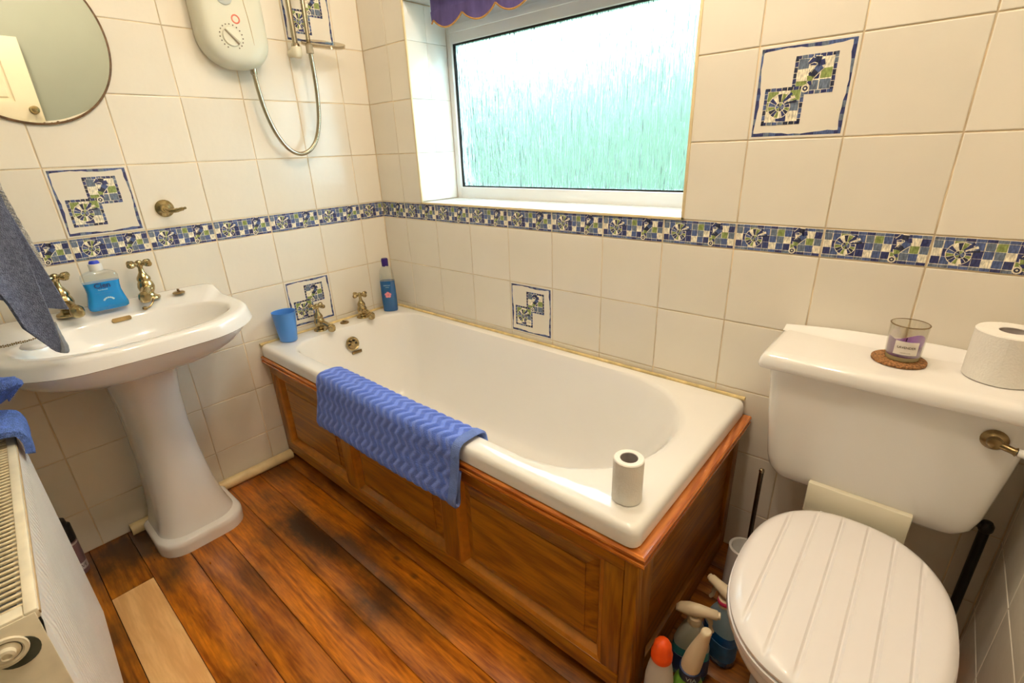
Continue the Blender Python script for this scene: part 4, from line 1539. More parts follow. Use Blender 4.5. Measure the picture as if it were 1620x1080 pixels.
tow = thing('grey_towel', 'slate grey-blue terry towel hanging with dangling corner before the basin', 'towel', (0.455, -1.34, 1.372))
def lerp_pts(pts, t):
    for (a, za), (b_, zb) in zip(pts[:-1], pts[1:]):
        if t <= b_:
            return za + (zb - za) * (t - a) / (b_ - a)
    return pts[-1][1]


draped('towel_cloth', 0.455, 1.372, lambda z, k: (-1.259 + 0.002 * (1.37 - z)) if k == 0 else (-1.257 + 0.150 * max(0, 1.159 - z)), -1.425,
       lambda t: lerp_pts([(0, 0.832), (0.05, 0.829), (0.12, 0.838), (0.22, 0.87), (0.33, 0.905), (0.38, 0.985), (1, 1.12)], t),
       lambda t: lerp_pts([(0, 0.905), (0.10, 0.912), (0.20, 0.92), (1, 1.02)], t), 0.030, TERRY_GREY, tow, seed=1.0)
mb = MB()
mb.add(*tube_data(spline([(0.497, -1.262, 0.828), (0.497, -1.258, 0.842), (0.495, -1.2585, 0.870), (0.492, -1.258, 0.90)], 4), [0.008, 0.009, 0.009, 0.008, 0.008, 0.007, 0.006, 0.006, 0.005, 0.005, 0.004, 0.004, 0.003], 8))
mb.build('hem', pmat('grey_hem', (0.22, 0.24, 0.28), 0.9, spec=0.1, var=0.2, vscale=80), tow)

lace = thing('white_towel', 'white patterned hand towel with pleated hem behind the grey towel', 'towel', (0.27, -1.32, 1.346))
draped('towel_cloth', 0.27, 1.346, lambda z, k: -1.238 + 0.112 * max(0, 1.18 - z) if k == 0 else -1.244 + 0.10 * max(0, 1.18 - z), -1.40,
       lambda t: lerp_pts([(0, 0.992), (1, 1.06)], t), lambda t: lerp_pts([(0, 1.04), (1, 1.08)], t), 0.006, LACE, lace, thick=0.005, seed=2.2, ripple=0.003)
mb = MB()
for k in range(16):
    z = 0.995 + k * 0.0055
    mb.box(0.2825, 0.2875, -1.262 + 0.112 * (1.18 - z), -1.2375 + 0.112 * (1.18 - z), z, z + 0.003, 0.0008)
mb.build('pleats', LACE, lace)
v = []
mb = MB()
for k in range(9):
    z = 1.095 + k * 0.010
    c = Vector((0.288, -1.2445 + 0.112 * max(0, 1.18 - z), z))
    mb.add(*tube_data([c + Vector((0.0012, 0.004 * math.cos(t * PI / 5), 0.004 * math.sin(t * PI / 5))) for t in range(9)], 0.0009, 5))
o = mb.build('grey_embroidery', pmat('grey_thread', (0.20, 0.22, 0.27), 0.8, var=0.1, vscale=50), lace)

# ---------------------------------------------------------------- radiator
rad = thing('radiator', 'white panel radiator with yellowed slatted top grille below the towels', 'radiator', (0.85, -1.45, 0.10))
RA = math.atan2(-1.424 + 1.385, 1.190 - 0.517)
RU = Vector((math.cos(RA), math.sin(RA), 0))       # along the front
RN = Vector((math.sin(-RA), math.cos(RA), 0))      # out of the front
R0 = Vector((0.517, -1.385, 0))
RLEN, RZ0, RZ1 = 0.674, 0.10, 0.70
RD = 0.092


def rp(u, d, z):
    """u along, d into the radiator (behind the front), z up"""
    return R0 + RU * u - RN * d + Vector((0, 0, z))


def rbox(name, u0, u1, d0, d1, z0, z1, mat, parent, b=0.001):
    v, f = box_data(u0, u1, d0, d1, z0, z1, b)
    return mk(name, [rp(*p) for p in v], f, mat, parent, b > 0, 35)


# fluted front panel
v, f = [], []
prof = []
nfl = 40
prof.append((0.0, 0.010))
prof.append((0.006, 0.004))
for k in range(nfl):
    u = 0.012 + (RLEN - 0.024) * k / nfl
    p = (RLEN - 0.024) / nfl
    prof += [(u, 0.0050), (u + p * .30, 0.0050), (u + p * .42, 0.0008), (u + p * .88, 0.0008)]
prof += [(RLEN - 0.012, 0.0036), (RLEN - 0.006, 0.004), (RLEN, 0.010)]
zst = [(RZ0, 0.012), (RZ0 + 0.004, 0.005), (RZ0 + 0.012, 0.0025), (RZ0 + 0.05, 0.0), (RZ1 - 0.06, 0.0), (RZ1 - 0.022, 0.0025), (RZ1 - 0.012, 0.0030), (RZ1 - 0.010, 0.006)]
for z, dd in zst:
    k_ = 0.0 if (z < RZ0 + 0.03 or z > RZ1 - 0.03) else 1.0
    for u, d in prof:
        v.append(rp(u, (d * k_ + 0.0025 * (1 - k_)) + dd, z))
m_ = len(prof)
for i in range(len(zst) - 1):
    for j in range(m_ - 1):
        f.append((i * m_ + j, i * m_ + j + 1, (i + 1) * m_ + j + 1, (i + 1) * m_ + j))
mk('front_panel', v, f, ENAMEL, rad, True, 20)
rbox('water_core', 0.012, RLEN - 0.012, 0.014, 0.030, RZ0 + 0.02, RZ1 - 0.03, ENAMEL, rad)
rbox('rear_panel', 0.01, RLEN - 0.01, RD - 0.012, RD, RZ0 + 0.005, RZ1 - 0.012, ENAMEL, rad)
# top frame around the grille
mb = MB()
for a in ((0.0, RLEN, 0.004, 0.018, RZ1 - 0.016, RZ1), (0.0, RLEN, RD - 0.014, RD + 0.002, RZ1 - 0.016, RZ1), (0.0, 0.022, 0.018, RD - 0.014, RZ1 - 0.016, RZ1), (RLEN - 0.022, RLEN, 0.018, RD - 0.014, RZ1 - 0.016, RZ1)):
    vv, ff = box_data(*a, 0.0025)
    mb.add([rp(*p) for p in vv], ff)
mb.build('grille_frame', ENAMEL_OLD, rad)
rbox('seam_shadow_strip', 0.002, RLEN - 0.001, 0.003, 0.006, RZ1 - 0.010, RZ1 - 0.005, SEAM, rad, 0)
ns = 48
slat_me = None
for k in range(ns):
    u = 0.026 + (RLEN - 0.052) * k / (ns - 1)
    if slat_me is None:
        v, f = box_data(-0.0026, 0.0026, -0.0295, 0.0295, -0.004, 0.0, 0.001)
        slat_me = bpy.data.meshes.new('slat')
        slat_me.from_pydata([RU * p[0] - RN * p[1] + Vector((0, 0, p[2])) for p in v], [], f)
        slat_me.materials.append(RUSTY)
        slat_me.polygons.foreach_set('use_smooth', [True] * len(slat_me.polygons))
        slat_me.set_sharp_from_angle(angle=0.6)
    o = bpy.data.objects.new('grille_slat', slat_me)
    COL.objects.link(o)
    o.parent = rad
    o.location = rp(u, RD / 2, RZ1 - 0.002) - rad.location
# near end cover with bleed plug
v, f = box_data(RLEN - 0.003, RLEN + 0.001, 0.008, RD + 0.002, RZ0 + 0.002, RZ1 - 0.004, 0.001)
mk('side_cover', [rp(*p) for p in v], f, ENAMEL_OLD, rad, True, 35)
v, f = box_data(-0.001, 0.003, 0.008, RD + 0.002, RZ0 + 0.002, RZ1 - 0.004, 0.001)
mk('side_cover', [rp(*p) for p in v], f, ENAMEL_OLD, rad, True, 35)
pc = rp(RLEN + 0.001, 0.045, 0.662)
o = lathe('cover_cutout', [(0.0215, 0.0), (0.0215, 0.0012)], pc + Vector((0, 0, -0.011)) + RN * 0.008, RU, pmat('grey_green_gap', (0.07, 0.075, 0.055), 0.8, var=0.3, vscale=50), rad, 24)
lathe('plug_ring', [(0.0155, 0.0), (0.020, 0.0005), (0.0215, 0.003), (0.0205, 0.0055), (0.0165, 0.006), (0.0145, 0.003)], pc, RU, ENAMEL_OLD, rad, 28, cap=False)
lathe('bleed_plug', [(0.0135, 0.0), (0.0135, 0.004), (0.009, 0.006), (0.0085, 0.012), (0.005, 0.013), (0.0045, 0.010), (0.0005, 0.0098)], pc, RU, ENAMEL_OLD, rad, 24)
rbox('wall_bracket', 0.10, 0.13, RD, RD + 0.028, RZ0 + 0.05, RZ1 - 0.05, ENAMEL, rad)
rbox('wall_bracket', RLEN - 0.13, RLEN - 0.10, RD, RD + 0.012, RZ0 + 0.05, RZ1 - 0.05, ENAMEL, rad)
mb = MB()
mb.add(*tube_data([rp(-0.002, 0.05, RZ0 + 0.03), rp(-0.03, 0.05, RZ0 + 0.03), rp(-0.045, 0.05, RZ0 + 0.015), rp(-0.045, 0.05, 0.0)], 0.008, 10))
mb.build('supply_pipe', ENAMEL_OLD, rad)
mb = MB()
mb.add(*tube_data([rp(RLEN, 0.05, RZ0 + 0.03), rp(RLEN + 0.03, 0.05, RZ0 + 0.03), rp(RLEN + 0.045, 0.05, RZ0 + 0.015), rp(RLEN + 0.045, 0.05, 0.0)], 0.008, 10))
mb.build('supply_pipe', ENAMEL_OLD, rad)

# ---- blue towel bundled on the far end of the radiator
bt = thing('blue_towel', 'bright blue towel bundled over the far end of the radiator top', 'towel', (0.56, -1.42, 0.70))
grid = []
for i in range(17):
    u = -0.02 + 0.135 * i / 16
    row = []
    w = 0.006 * math.sin(i * 1.1)
    path = [(0.116, 0.66), (0.112, 0.70), (0.085, 0.735), (0.055, 0.750 + w), (0.030, 0.742 + w), (0.012, 0.738 + w * .5), (-0.010, 0.728), (-0.018, 0.706), (-0.018, 0.69), (-0.017, 0.672 + 0.010 * math.sin(i * .5)), (-0.015, 0.662 + 0.012 * math.sin(i * .5))]
    pts = spline([rp(u + 0.004 * math.sin(q * 9), d, q) for d, q in path], 3)
    grid.append(pts)
sheet('folded_cloth', grid, 0.012, TERRY_BLUE, bt)
# upper fold whose fringed corner sticks out towards the basin
cgrid = []
for i in range(11):
    a = i / 10
    row = []
    for j in range(9):
        b_ = j / 8
        d = 0.085 - (0.085 + 0.034 * (1 - abs(2 * a - 1.0) ** 1.3)) * b_
        row.append(rp(-0.02 + 0.11 * a, d, 0.775 + 0.085 * a * (1 - .25 * b_) + 0.012 * math.sin(b_ * 6 + a * 4)))
    cgrid.append(row)
sheet('upper_fold', cgrid, 0.014, TERRY_BLUE, bt)
box_pts = []
mb = MB()
for i in range(11):
    for q in range(3):
        a = min((i + q / 3) / 10, 1.0)
        d = -0.034 * (1 - abs(2 * a - 1.0) ** 1.3)
        p0 = rp(-0.02 + 0.11 * a, d, 0.775 + 0.085 * a * 0.75 + 0.012 * math.sin(6 + a * 4) - 0.004)
        p1 = p0 + RN * 0.006 + Vector((random.uniform(-.003, .003), 0, -0.016))
        mb.add(*tube_data([p0, (p0 + p1) / 2 + RN * 0.003, p1], 0.0014, 5))
mb.build('fringe', TERRY_BLUE, bt)
mb = MB()
cg = []
for i in range(9):
    u = -0.012 + 0.105 * i / 8
    cg.append(spline([rp(u, d, z) for d, z in ((0.09, 0.752), (0.10, 0.766), (0.095, 0.80 + 0.05 * i / 8), (0.07, 0.80 + 0.06 * i / 8), (0.05, 0.785 + 0.04 * i / 8), (0.045, 0.772), (0.05, 0.760))], 3))
sheet('rolled_core', cg, 0.012, TERRY_BLUE, bt)

# ---------------------------------------------------------------- bath mat over the tub side
mat_ = thing('bath_mat', 'blue chevron-patterned towelling mat folded over the near side of the bathtub', 'bath mat', (0.85, -0.68, 0.46))
LB, DB = (0.16, 0.26, 0.78), (0.075, 0.14, 0.56)


def mat_sheet():
    x0, x1 = 0.482, 1.178
    path = [(-0.586, 0.470), (-0.590, 0.512), (-0.598, 0.537), (-0.618, 0.5465), (-0.650, 0.548), (-0.674, 0.5465), (-0.688, 0.537), (-0.6945, 0.518), (-0.699, 0.48),
            (-0.706, 0.44), (-0.713, 0.41), (-0.719, 0.385), (-0.7195, 0.370), (-0.713, 0.3615), (-0.706, 0.366), (-0.7035, 0.385), (-0.7025, 0.41), (-0.698, 0.44), (-0.692, 0.465)]
    P = spline([(0, y, z) for y, z in path], 9)
    S = [0.0]
    for a, b_ in zip(P[:-1], P[1:]):
        S.append(S[-1] + (b_ - a).length)
    nx = 300
    v, f, cols = [], [], []
    amp, per, band = 0.0100, 0.052, 0.0330
    for i in range(nx + 1):
        x = x0 + (x1 - x0) * i / nx
        pass
        for j, p in enumerate(P):
            d = P[min(j + 1, len(P) - 1)] - P[max(j - 1, 0)]
            nrm = Vector((0, d.z, -d.y)).normalized()
            ph = ((x - x0 + abs((S[j] / per) % 1.0 * 2 - 1.0) * amp * 2) / band) % 1.0
            ridge = max(0.0, math.sin(PI * ph)) ** 0.6
            edge = min(1.0, min(i, nx - i) / 6.0)
            sag = 0.003 * math.sin(x * 9.0) * min(1, S[j] / 0.12)
            low = 0.012 * ((x - x0) / (x1 - x0)) * max(0.0, (0.50 - p.z) / 0.14)
            q = Vector((x, p.y - sag, p.z + low)) + nrm * (0.0035 * ridge * edge + 0.0015 * noise.noise(Vector((x * 60, S[j] * 60, 0))))
            v.append(q)
            cols.append((ph, edge))
    m = len(P)
    for i in range(nx):
        for j in range(m - 1):
            f.append((i * m + j, (i + 1) * m + j, (i + 1) * m + j + 1, i * m + j + 1))
    n1 = len(v)
    # underside
    for i in range(nx + 1):
        x = x0 + (x1 - x0) * i / nx
        for j, p in enumerate(P):
            d = P[min(j + 1, len(P) - 1)] - P[max(j - 1, 0)]
            nrm = Vector((0, d.z, -d.y)).normalized()
            sag = 0.003 * math.sin(x * 9.0) * min(1, S[j] / 0.12)
            low = 0.012 * ((x - x0) / (x1 - x0)) * max(0.0, (0.50 - p.z) / 0.14)
            v.append(Vector((x, p.y - sag, p.z + low)) - nrm * 0.004)
            cols.append((0.75, 0.0))
    for i in range(nx):
        for j in range(m - 1):
            f.append((n1 + i * m + j, n1 + i * m + j + 1, n1 + (i + 1) * m + j + 1, n1 + (i + 1) * m + j))
    for j in range(m - 1):
        f.append((j, j + 1, n1 + j + 1, n1 + j))
        f.append((nx * m + j, n1 + nx * m + j, n1 + nx * m + j + 1, nx * m + j + 1))
    for i in range(nx):
        for j in (0, m - 1):
            f.append((i * m + j, n1 + i * m + j, n1 + (i + 1) * m + j, (i + 1) * m + j))
    o = mk('chevron_cloth', v, f, CHEVRON, mat_, True, 70)
    at = o.data.color_attributes.new('Col', 'FLOAT_COLOR', 'POINT')
    buf = []
    for ph, e in cols:
        k = 1.0 if ph < 0.46 else (0.0 if ph < 0.54 else 0.0)
        if 0.40 < ph < 0.52:
            k = (0.52 - ph) / 0.12
        if ph > 0.92:
            k = (ph - 0.92) / 0.08
        c = [DB[q] + (LB[q] - DB[q]) * k for q in range(3)]
        buf += c + [1.0]
    at.data.foreach_set('color', buf)
    # bound edge at the near end
    eb = []
    for j, p in enumerate(P):
        low = 0.012 * max(0.0, (0.50 - p.z) / 0.14)
        d = P[min(j + 1, len(P) - 1)] - P[max(j - 1, 0)]
        nrm = Vector((0, d.z, -d.y)).normalized()
        c = Vector((x1 - 0.002, p.y - 0.003 * math.sin(x1 * 9) * min(1, S[j] / 0.12), p.z + low))
        eb.append([c + nrm * 0.005 + Vector((-0.02, 0, 0)), c + nrm * 0.0055 + Vector((0.002, 0, 0)), c + Vector((0.006, 0, 0)), c - nrm * 0.0048 + Vector((0.002, 0, 0)), c - nrm * 0.0048 + Vector((-0.02, 0, 0))])
    vv = [q for r in eb for q in r]
    ff = [(5 * a + b_, 5 * a + b_ + 1, 5 * a + b_ + 6, 5 * a + b_ + 5) for a in range(len(eb) - 1) for b_ in range(4)]
    ob = mk('edge_binding', vv, ff, pmat('pale_blue_binding', (0.17, 0.25, 0.60), 0.9, spec=0.1, var=0.15, vscale=60, bump=0.4, bscale=300), mat_, True, 70)
    ob['label'] = 'smooth paler blue edge binding'


mat_sheet()


# ---------------------------------------------------------------- things on the bath rim
def roll(name, label, c, r, h, group=None, hole=0.021):
    t = thing(name, label, 'toilet roll', c, 'white toilet rolls')
    lathe('paper', [(hole, 0.0), (r - 0.002, 0.0), (r, 0.002), (r, h - 0.002), (r - 0.002, h), (hole, h)], c, (0, 0, 1), PAPER, t, 40, cap=False)
    lathe('cardboard_core', [(hole - 0.001, 0.002), (hole + 0.0002, 0.001), (hole + 0.0002, h - 0.0005), (hole - 0.001, h - 0.001)], c, (0, 0, 1), CARDBOARD, t, 32, cap=False)
    # loose last sheet
    curved_label('loose_sheet', c, r + 0.0006, 3.6, 4.6, c[2] + 0.002, c[2] + h - 0.002, PAPER, t)
    return t


roll('toilet_roll', 'slim white toilet roll standing on the near corner of the bathtub rim', (1.590, -0.592, TZ + 0.001), 0.031, 0.099, hole=0.0185)

cup = thing('tumbler', 'translucent blue plastic tumbler on the bathtub corner by the wall', 'tumbler', (0.060, -0.572, TZ))
CUPM = pmat('blue_tumbler_plastic', (0.11, 0.36, 0.90), 0.3, var=0.06, vscale=12, trans=0.25, sss=0.0)


def cup_ring(r, z, k):
    out = []
    for t in range(48):
        a = 2 * PI * t / 48 + 0.5
        q = 1 + k * 0.06 * math.cos(3 * a)
        out.append((0.060 + r * q * math.cos(a), -0.572 + r * q * math.sin(a), TZ + z))
    return out


loft('cup_wall', [cup_ring(0.030, 0.001, 1), cup_ring(0.033, 0.004, 1), cup_ring(0.039, 0.06, .8), cup_ring(0.045, 0.122, .4), cup_ring(0.0455, 0.123, .4), cup_ring(0.0435, 0.1225, .4), cup_ring(0.0375, 0.06, .8), cup_ring(0.031, 0.008, 1)], CUPM, cup)

bb = thing('bubble_bath_bottle', 'tall slim bottle of blue bubble bath with purple cap in the corner', 'bottle', (0.080, -0.085, TZ))
BBC = (0.080, -0.085)
BLUE_LIQ = pmat('deep_blue_liquid', (0.006, 0.09, 0.28), 0.12, var=0.08, vscale=14, coat=0.6)
br_ = lambda a, b_, z: at_z([(BBC[0] + (p[0] - p[1]) * 0.7071, BBC[1] + (p[0] + p[1]) * 0.7071) for p in superell(0, 0, a, b_, 32, 2.5)], TZ + z)
loft('liquid_body', [br_(0.032, 0.020, 0.001), br_(0.034, 0.022, 0.006), br_(0.035, 0.023, 0.06), br_(0.034, 0.022, 0.12), br_(0.0335, 0.0215, 0.146)], BLUE_LIQ, bb)
loft('clear_shoulder', [br_(0.0335, 0.0215, 0.1462), br_(0.032, 0.021, 0.175), br_(0.027, 0.019, 0.198), br_(0.019, 0.016, 0.211), br_(0.0145, 0.0135, 0.216)], CLEAR, bb, cap0=False)
lathe('purple_cap', [(0.0145, 0.213), (0.0150, 0.214), (0.0155, 0.243), (0.013, 0.249), (0.002, 0.2505)], (*BBC, TZ), (0, 0, 1), pmat('purple_cap_plastic', (0.030, 0.010, 0.16), 0.3, var=0.1, vscale=20), bb)
fn = Vector((0.7071, -0.7071, 0))
fr_ = Vector((0.7071, 0.7071, 0))
mb = MB()
PINK = pmat('pink_ink', (0.85, 0.30, 0.38), 0.5, var=0.2, vscale=90)
c0 = Vector((*BBC, TZ + 0.082)) + fn * 0.0237
for k in range(5):
    a = PI / 2 + k * 2 * PI / 5
    p = c0 + fr_ * 0.0085 * math.cos(a) + Vector((0, 0, 0.0085 * math.sin(a)))
    mb.add([p + fr_ * 0.0075 * math.cos(t) + Vector((0, 0, 0.0065 * math.sin(t))) for t in [2 * PI * q / 8 for q in range(8)]], [tuple(range(8))])
mb.build('flower_print', PINK, bb, False)
text_mesh('lettering', 'bubble bath', 0.0065, c0 + Vector((0, 0, 0.045)) + fn * -0.0006, fr_, (0, 0, 1), INK_W, bb)
text_mesh('lettering', 'relaxing', 0.005, c0 + Vector((0, 0, 0.036)) + fn * -0.0003, fr_, (0, 0, 1), INK_W, bb)

# ---------------------------------------------------------------- pipe, can
pipe = thing('waste_pipe', 'cream painted waste pipe running along the foot of the left wall', 'pipe', (0.032, -0.95, 0.022))
mb = MB()
mb.add(*lathe_data([(0.0165, 0.0), (0.021, 0.0), (0.0212, 0.002), (0.0212, 0.588)], (0.028, -1.245, 0.0225), (0, 1, 0), 20))
mb.build('pipe_run', PIPE_CREAM, pipe)
lathe('pipe_mouth', [(0.0160, -0.0006), (0.001, -0.0004)], (0.028, -1.245, 0.0225), (0, 1, 0), DARK, pipe, 16)

can = thing('aerosol_can', 'black capped aerosol can standing by the wall behind the radiator', 'can', (0.092, -1.402, 0))
CC = (0.092, -1.402, 0.0)
lathe('can_body', [(0.022, 0.001), (0.0245, 0.002), (0.0255, 0.006), (0.0255, 0.125), (0.024, 0.130)], CC, (0, 0, 1), pmat('mauve_can_print', (0.20, 0.11, 0.12), 0.35, var=0.2, vscale=30), can)
lathe('can_cap', [(0.0255, 0.130), (0.0258, 0.132), (0.0258, 0.185), (0.020, 0.190), (0.018, 0.207), (0.002, 0.209)], CC, (0, 0, 1), BLACK_PLASTIC, can)
curved_label('pale_label', CC, 0.0258, -0.9, 1.4, 0.020, 0.045, pmat('label_cream', (0.55, 0.48, 0.46), 0.5, var=0.2, vscale=90), can)
curved_label('label_edge', CC, 0.0258, -1.2, 2.0, 0.118, 0.125, MATS['label_cream'], can)
text_mesh('lettering', 'EVE', 0.016, (0, 0, 0.0325), (0, 1, 0), (0, 0, 1), BLACK_PLASTIC, can, bend=(CC, 0.0262, 0.5))

# ---------------------------------------------------------------- toilet
wc = thing('toilet', 'white close-coupled toilet with plank-grooved lid and brass flush lever', 'toilet', (1.96, -0.35, 0))
TCX = 1.957
cist = []
for z, ix, iy in ((0.432, 0.085, 0.035), (0.437, 0.062, 0.018), (0.448, 0.045, 0.008), (0.466, 0.033, 0.003), (0.495, 0.026, 0.0), (0.60, 0.013, 0.0), (0.70, 0.003, -0.002), (0.738, 0.0, -0.003)):
    cist.append(at_z(rrect(1.733 + ix, 2.186 - ix, -0.196 + iy, -0.004, (0.03, 0.03, 0.012, 0.012), 5), z))
loft('cistern', cist, CERAMIC, wc)
lid = []
for z, i_ in ((0.735, 0.008), (0.7365, 0.003), (0.740, 0.0005), (0.748, 0.0), (0.760, 0.0025), (0.7665, 0.006), (0.7705, 0.012), (0.772, 0.020), (0.772, 0.034)):
    lid.append(at_z(rrect(1.716 + i_, 2.205 - i_, -0.228 + i_, -0.003 - i_ * 0.25, (0.012, 0.012, 0.008, 0.008), 4), z))
loft('cistern_lid', lid, CERAMIC, wc)
# raised rolled upstand along the back of the lid
up = []
for k in range(41):
    x = 1.7215 + (2.2005 - 1.7215) * k / 40
    q_ = abs(k - 20) / 20
    h = 0.006 + 0.013 * (1 - q_ ** 2.2)
    w = 0.030 + 0.026 * (1 - q_ ** 2)
    row = [(x, -0.0045, 0.766), (x, -0.0045, 0.770 + h), (x, -0.0085, 0.7722 + h)]
    for t in (0.06, 0.18, 0.34, 0.52, 0.72, 1.0):
        row.append((x, -0.0105 - w * t, 0.7712 + h * (1 - t) ** 2.2))
    up.append(row)
NU = len(up[0])
v = [p for r in up for p in r]
f = [(NU * a + b_, NU * a + b_ + 1, NU * a + b_ + NU + 1, NU * a + b_ + NU) for a in range(40) for b_ in range(NU - 1)] + [tuple(range(NU)), tuple(40 * NU + q for q in range(NU))]
mk('lid_upstand', v, f, CERAMIC, wc, True, 70)
# lever
lev = bpy.data.objects.new('flush_lever', None)
COL.objects.link(lev)
lev.parent = wc
LV = Vector((2.131, -0.197, 0.688))
lev.location = LV - wl(wc)
mb = MB()
mb.add(*lathe_data([(0.020, 0.0), (0.0205, 0.004), (0.017, 0.009), (0.012, 0.013), (0.012, 0.017), (0.010, 0.022), (0.002, 0.024)], LV, (0, -1, 0), 22))
mb.add(*tube_data([LV + Vector((0.0, -0.015, 0)), LV + Vector((0.026, -0.020, -0.005)), LV + Vector((0.030, -0.0205, -0.0055))], [0.007, 0.0065, 0.009], 12))
mb.build('lever_boss', BRASS_DARK, lev)
lathe('lever_handle', [(0.0075, 0.0), (0.0080, 0.010), (0.0090, 0.03), (0.0095, 0.045), (0.006, 0.052)], LV + Vector((0.031, -0.0205, -0.0055)), (1, -0.03, -0.10), CERAMIC, lev, 16)
box('pan_shelf', 1.862, 2.058, -0.207, -0.09, 0.385, 0.468, pmat('ivory_ceramic', (0.80, 0.75, 0.60), 0.2, var=0.03, vscale=8, coat=0.3), wc, 0.004)

# seat lid
LX, LYC, LA, LBk, LF = 1.970, -0.470, 0.172, 0.236, 0.246


def seat_half(x):
    q = abs((x - LX) / LA)
    q = min(q, 1.0)
    return (1 - q ** 2.35) ** (1 / 2.35)


LTOP, LBOT = 0.441, 0.421
groove = [LX - 0.117 + 0.0468 * k for k in range(6)]
xs = set()
for k in range(61):
    a = PI * k / 60
    xs.add(round(LX - LA * math.cos(a), 5))
for g in groove:
    for d in (-0.0052, -0.0030, -0.0012, 0.0, 0.0012, 0.0030, 0.0052):
        xs.add(round(g + d, 5))
xs = sorted(xs)
vs_ = [-1.0, -0.997, -0.985, -0.965, -0.94, -0.90, -0.84, -0.7, -0.5, -0.25, 0, 0.25, 0.5, 0.7, 0.84, 0.90, 0.94, 0.965, 0.985, 0.997, 1.0]
v, f = [], []
nv = len(vs_)
for x in xs:
    h = seat_half(x)
    for t in vs_:
        y = LYC + t * h * (LBk if t > 0 else LF)
        # distance from the rim, approximated by the superellipse value
        q = (abs((x - LX) / LA) ** 2.35 + abs(t * h) ** 2.35) ** (1 / 2.35)
        dr = max(0.0, (1 - q)) * 0.18
        drop = 0.0
        if dr < 0.022:
            drop = 0.013 * (1 - dr / 0.022) ** 2.2
        gd = 0.0
        for g in groove:
            e = abs(x - g)
            if e < 0.0052:
                yb, yf = LYC + 0.90 * h * LBk, LYC - 0.93 * h * LF
                if yf < y < yb or True:
                    k = min(1.0, (1 - e / 0.0052) * 1.3)
                    fade = min(1.0, max(0.0, (dr - 0.006) / 0.014))
                    gd = 0.0042 * k * fade
        v.append((x, y, LTOP - drop - gd))
nx_ = len(xs)
for i in range(nx_ - 1):
    for j in range(nv - 1):
        f.append((i * nv + j, (i + 1) * nv + j, (i + 1) * nv + j + 1, i * nv + j + 1))
# skirt: outline ring down to the underside
ring = [i * nv for i in range(nx_)] + [i * nv + nv - 1 for i in range(nx_ - 1, -1, -1)]
n0 = len(v)
for i in ring:
    v.append((v[i][0], v[i][1], LBOT + 0.002))
nr = len(ring)
for k in range(nr):
    k2 = (k + 1) % nr
    f.append((ring[k], n0 + k, n0 + k2, ring[k2]))
f.append(tuple(n0 + k for k in range(nr)))
SEATM = pmat('white_seat_paint', (0.80, 0.77, 0.775), 0.25, var=0.02, vscale=6, coat=0.2)
bm_v = v
o = mk('seat_lid', v, f, SEATM, wc, True, 40)
bm = bmesh.new()
bm.from_mesh(o.data)
bmesh.ops.remove_doubles(bm, verts=bm.verts, dist=1e-5)
bmesh.ops.recalc_face_normals(bm, faces=bm.faces)
bm.to_mesh(o.data)
bm.free()
o.data.polygons.foreach_set('use_smooth', [True] * len(o.data.polygons))
o.data.set_sharp_from_angle(angle=math.radians(38))


def seat_ring(s, z, dy=0.0):
    out = []
    for k in range(72):
        a = 2 * PI * k / 72
        c, s_ = math.cos(a), math.sin(a)
        q = 2.3
        x = LX + (LA + s) * math.copysign(abs(c) ** (2 / q), c)
        y = LYC + dy + ((LBk if s_ > 0 else LF) + s) * math.copysign(abs(s_) ** (2 / q), s_)
        out.append((x, y, z))
    return out


loft('seat', [seat_ring(-0.07, 0.420), seat_ring(-0.012, 0.421), seat_ring(0.003, 0.418), seat_ring(0.004, 0.408), seat_ring(-0.001, 0.399), seat_ring(-0.012, 0.397), seat_ring(-0.07, 0.400)], SEATM, wc, closed=True)
loft('seat_hinge', [[(x, -0.242 + 0.008 * math.cos(t), 0.418 + 0.008 * math.sin(t)) for t in [2 * PI * k / 12 for k in range(12)]] for x in (1.90, 2.04)], CERAMIC, wc)


def bowl_ring(s, z, kx=1.0, y0=None, y1=None):
    out = []
    ya, yb = y0, y1
    for k in range(72):
        a = 2 * PI * k / 72
        c, s_ = math.cos(a), math.sin(a)
        q = 2.3
        out.append((LX - 0.004 + s * math.copysign(abs(c) ** (2 / q), c), (ya + yb) / 2 + (yb - ya) / 2 * math.copysign(abs(s_) ** (2 / q), s_), z))
    return out


loft('pan', [bowl_ring(0.118, 0.0, y0=-0.56, y1=-0.10), bowl_ring(0.118, 0.02, y0=-0.56, y1=-0.10), bowl_ring(0.100, 0.06, y0=-0.53, y1=-0.10), bowl_ring(0.098, 0.14, y0=-0.54, y1=-0.10), bowl_ring(0.115, 0.22, y0=-0.60, y1=-0.10),
             bowl_ring(0.145, 0.30, y0=-0.665, y1=-0.14), bowl_ring(0.162, 0.36, y0=-0.70, y1=-0.20), bowl_ring(0.166, 0.385, y0=-0.708, y1=-0.225), bowl_ring(0.162, 0.396, y0=-0.702, y1=-0.232), bowl_ring(0.12, 0.397, y0=-0.66, y1=-0.27),
             bowl_ring(0.10, 0.34, y0=-0.62, y1=-0.30), bowl_ring(0.05, 0.24, y0=-0.52, y1=-0.38)], CERAMIC, wc)
sp_ = thing('black_pipe', 'black plastic pipe with elbow rising beside the toilet pan', 'pipe', (2.185, -0.05, 0))
tube('pipe_length', [(2.190, -0.048, 0.0), (2.190, -0.048, 0.395)], 0.0098, BLACK_PLASTIC, sp_, 16)
lathe('elbow', [(0.002, -0.016), (0.009, -0.014), (0.0135, -0.006), (0.0135, 0.006), (0.009, 0.014), (0.002, 0.016)], (2.190, -0.048, 0.405), (0, 0, 1), BLACK_PLASTIC, sp_, 18)
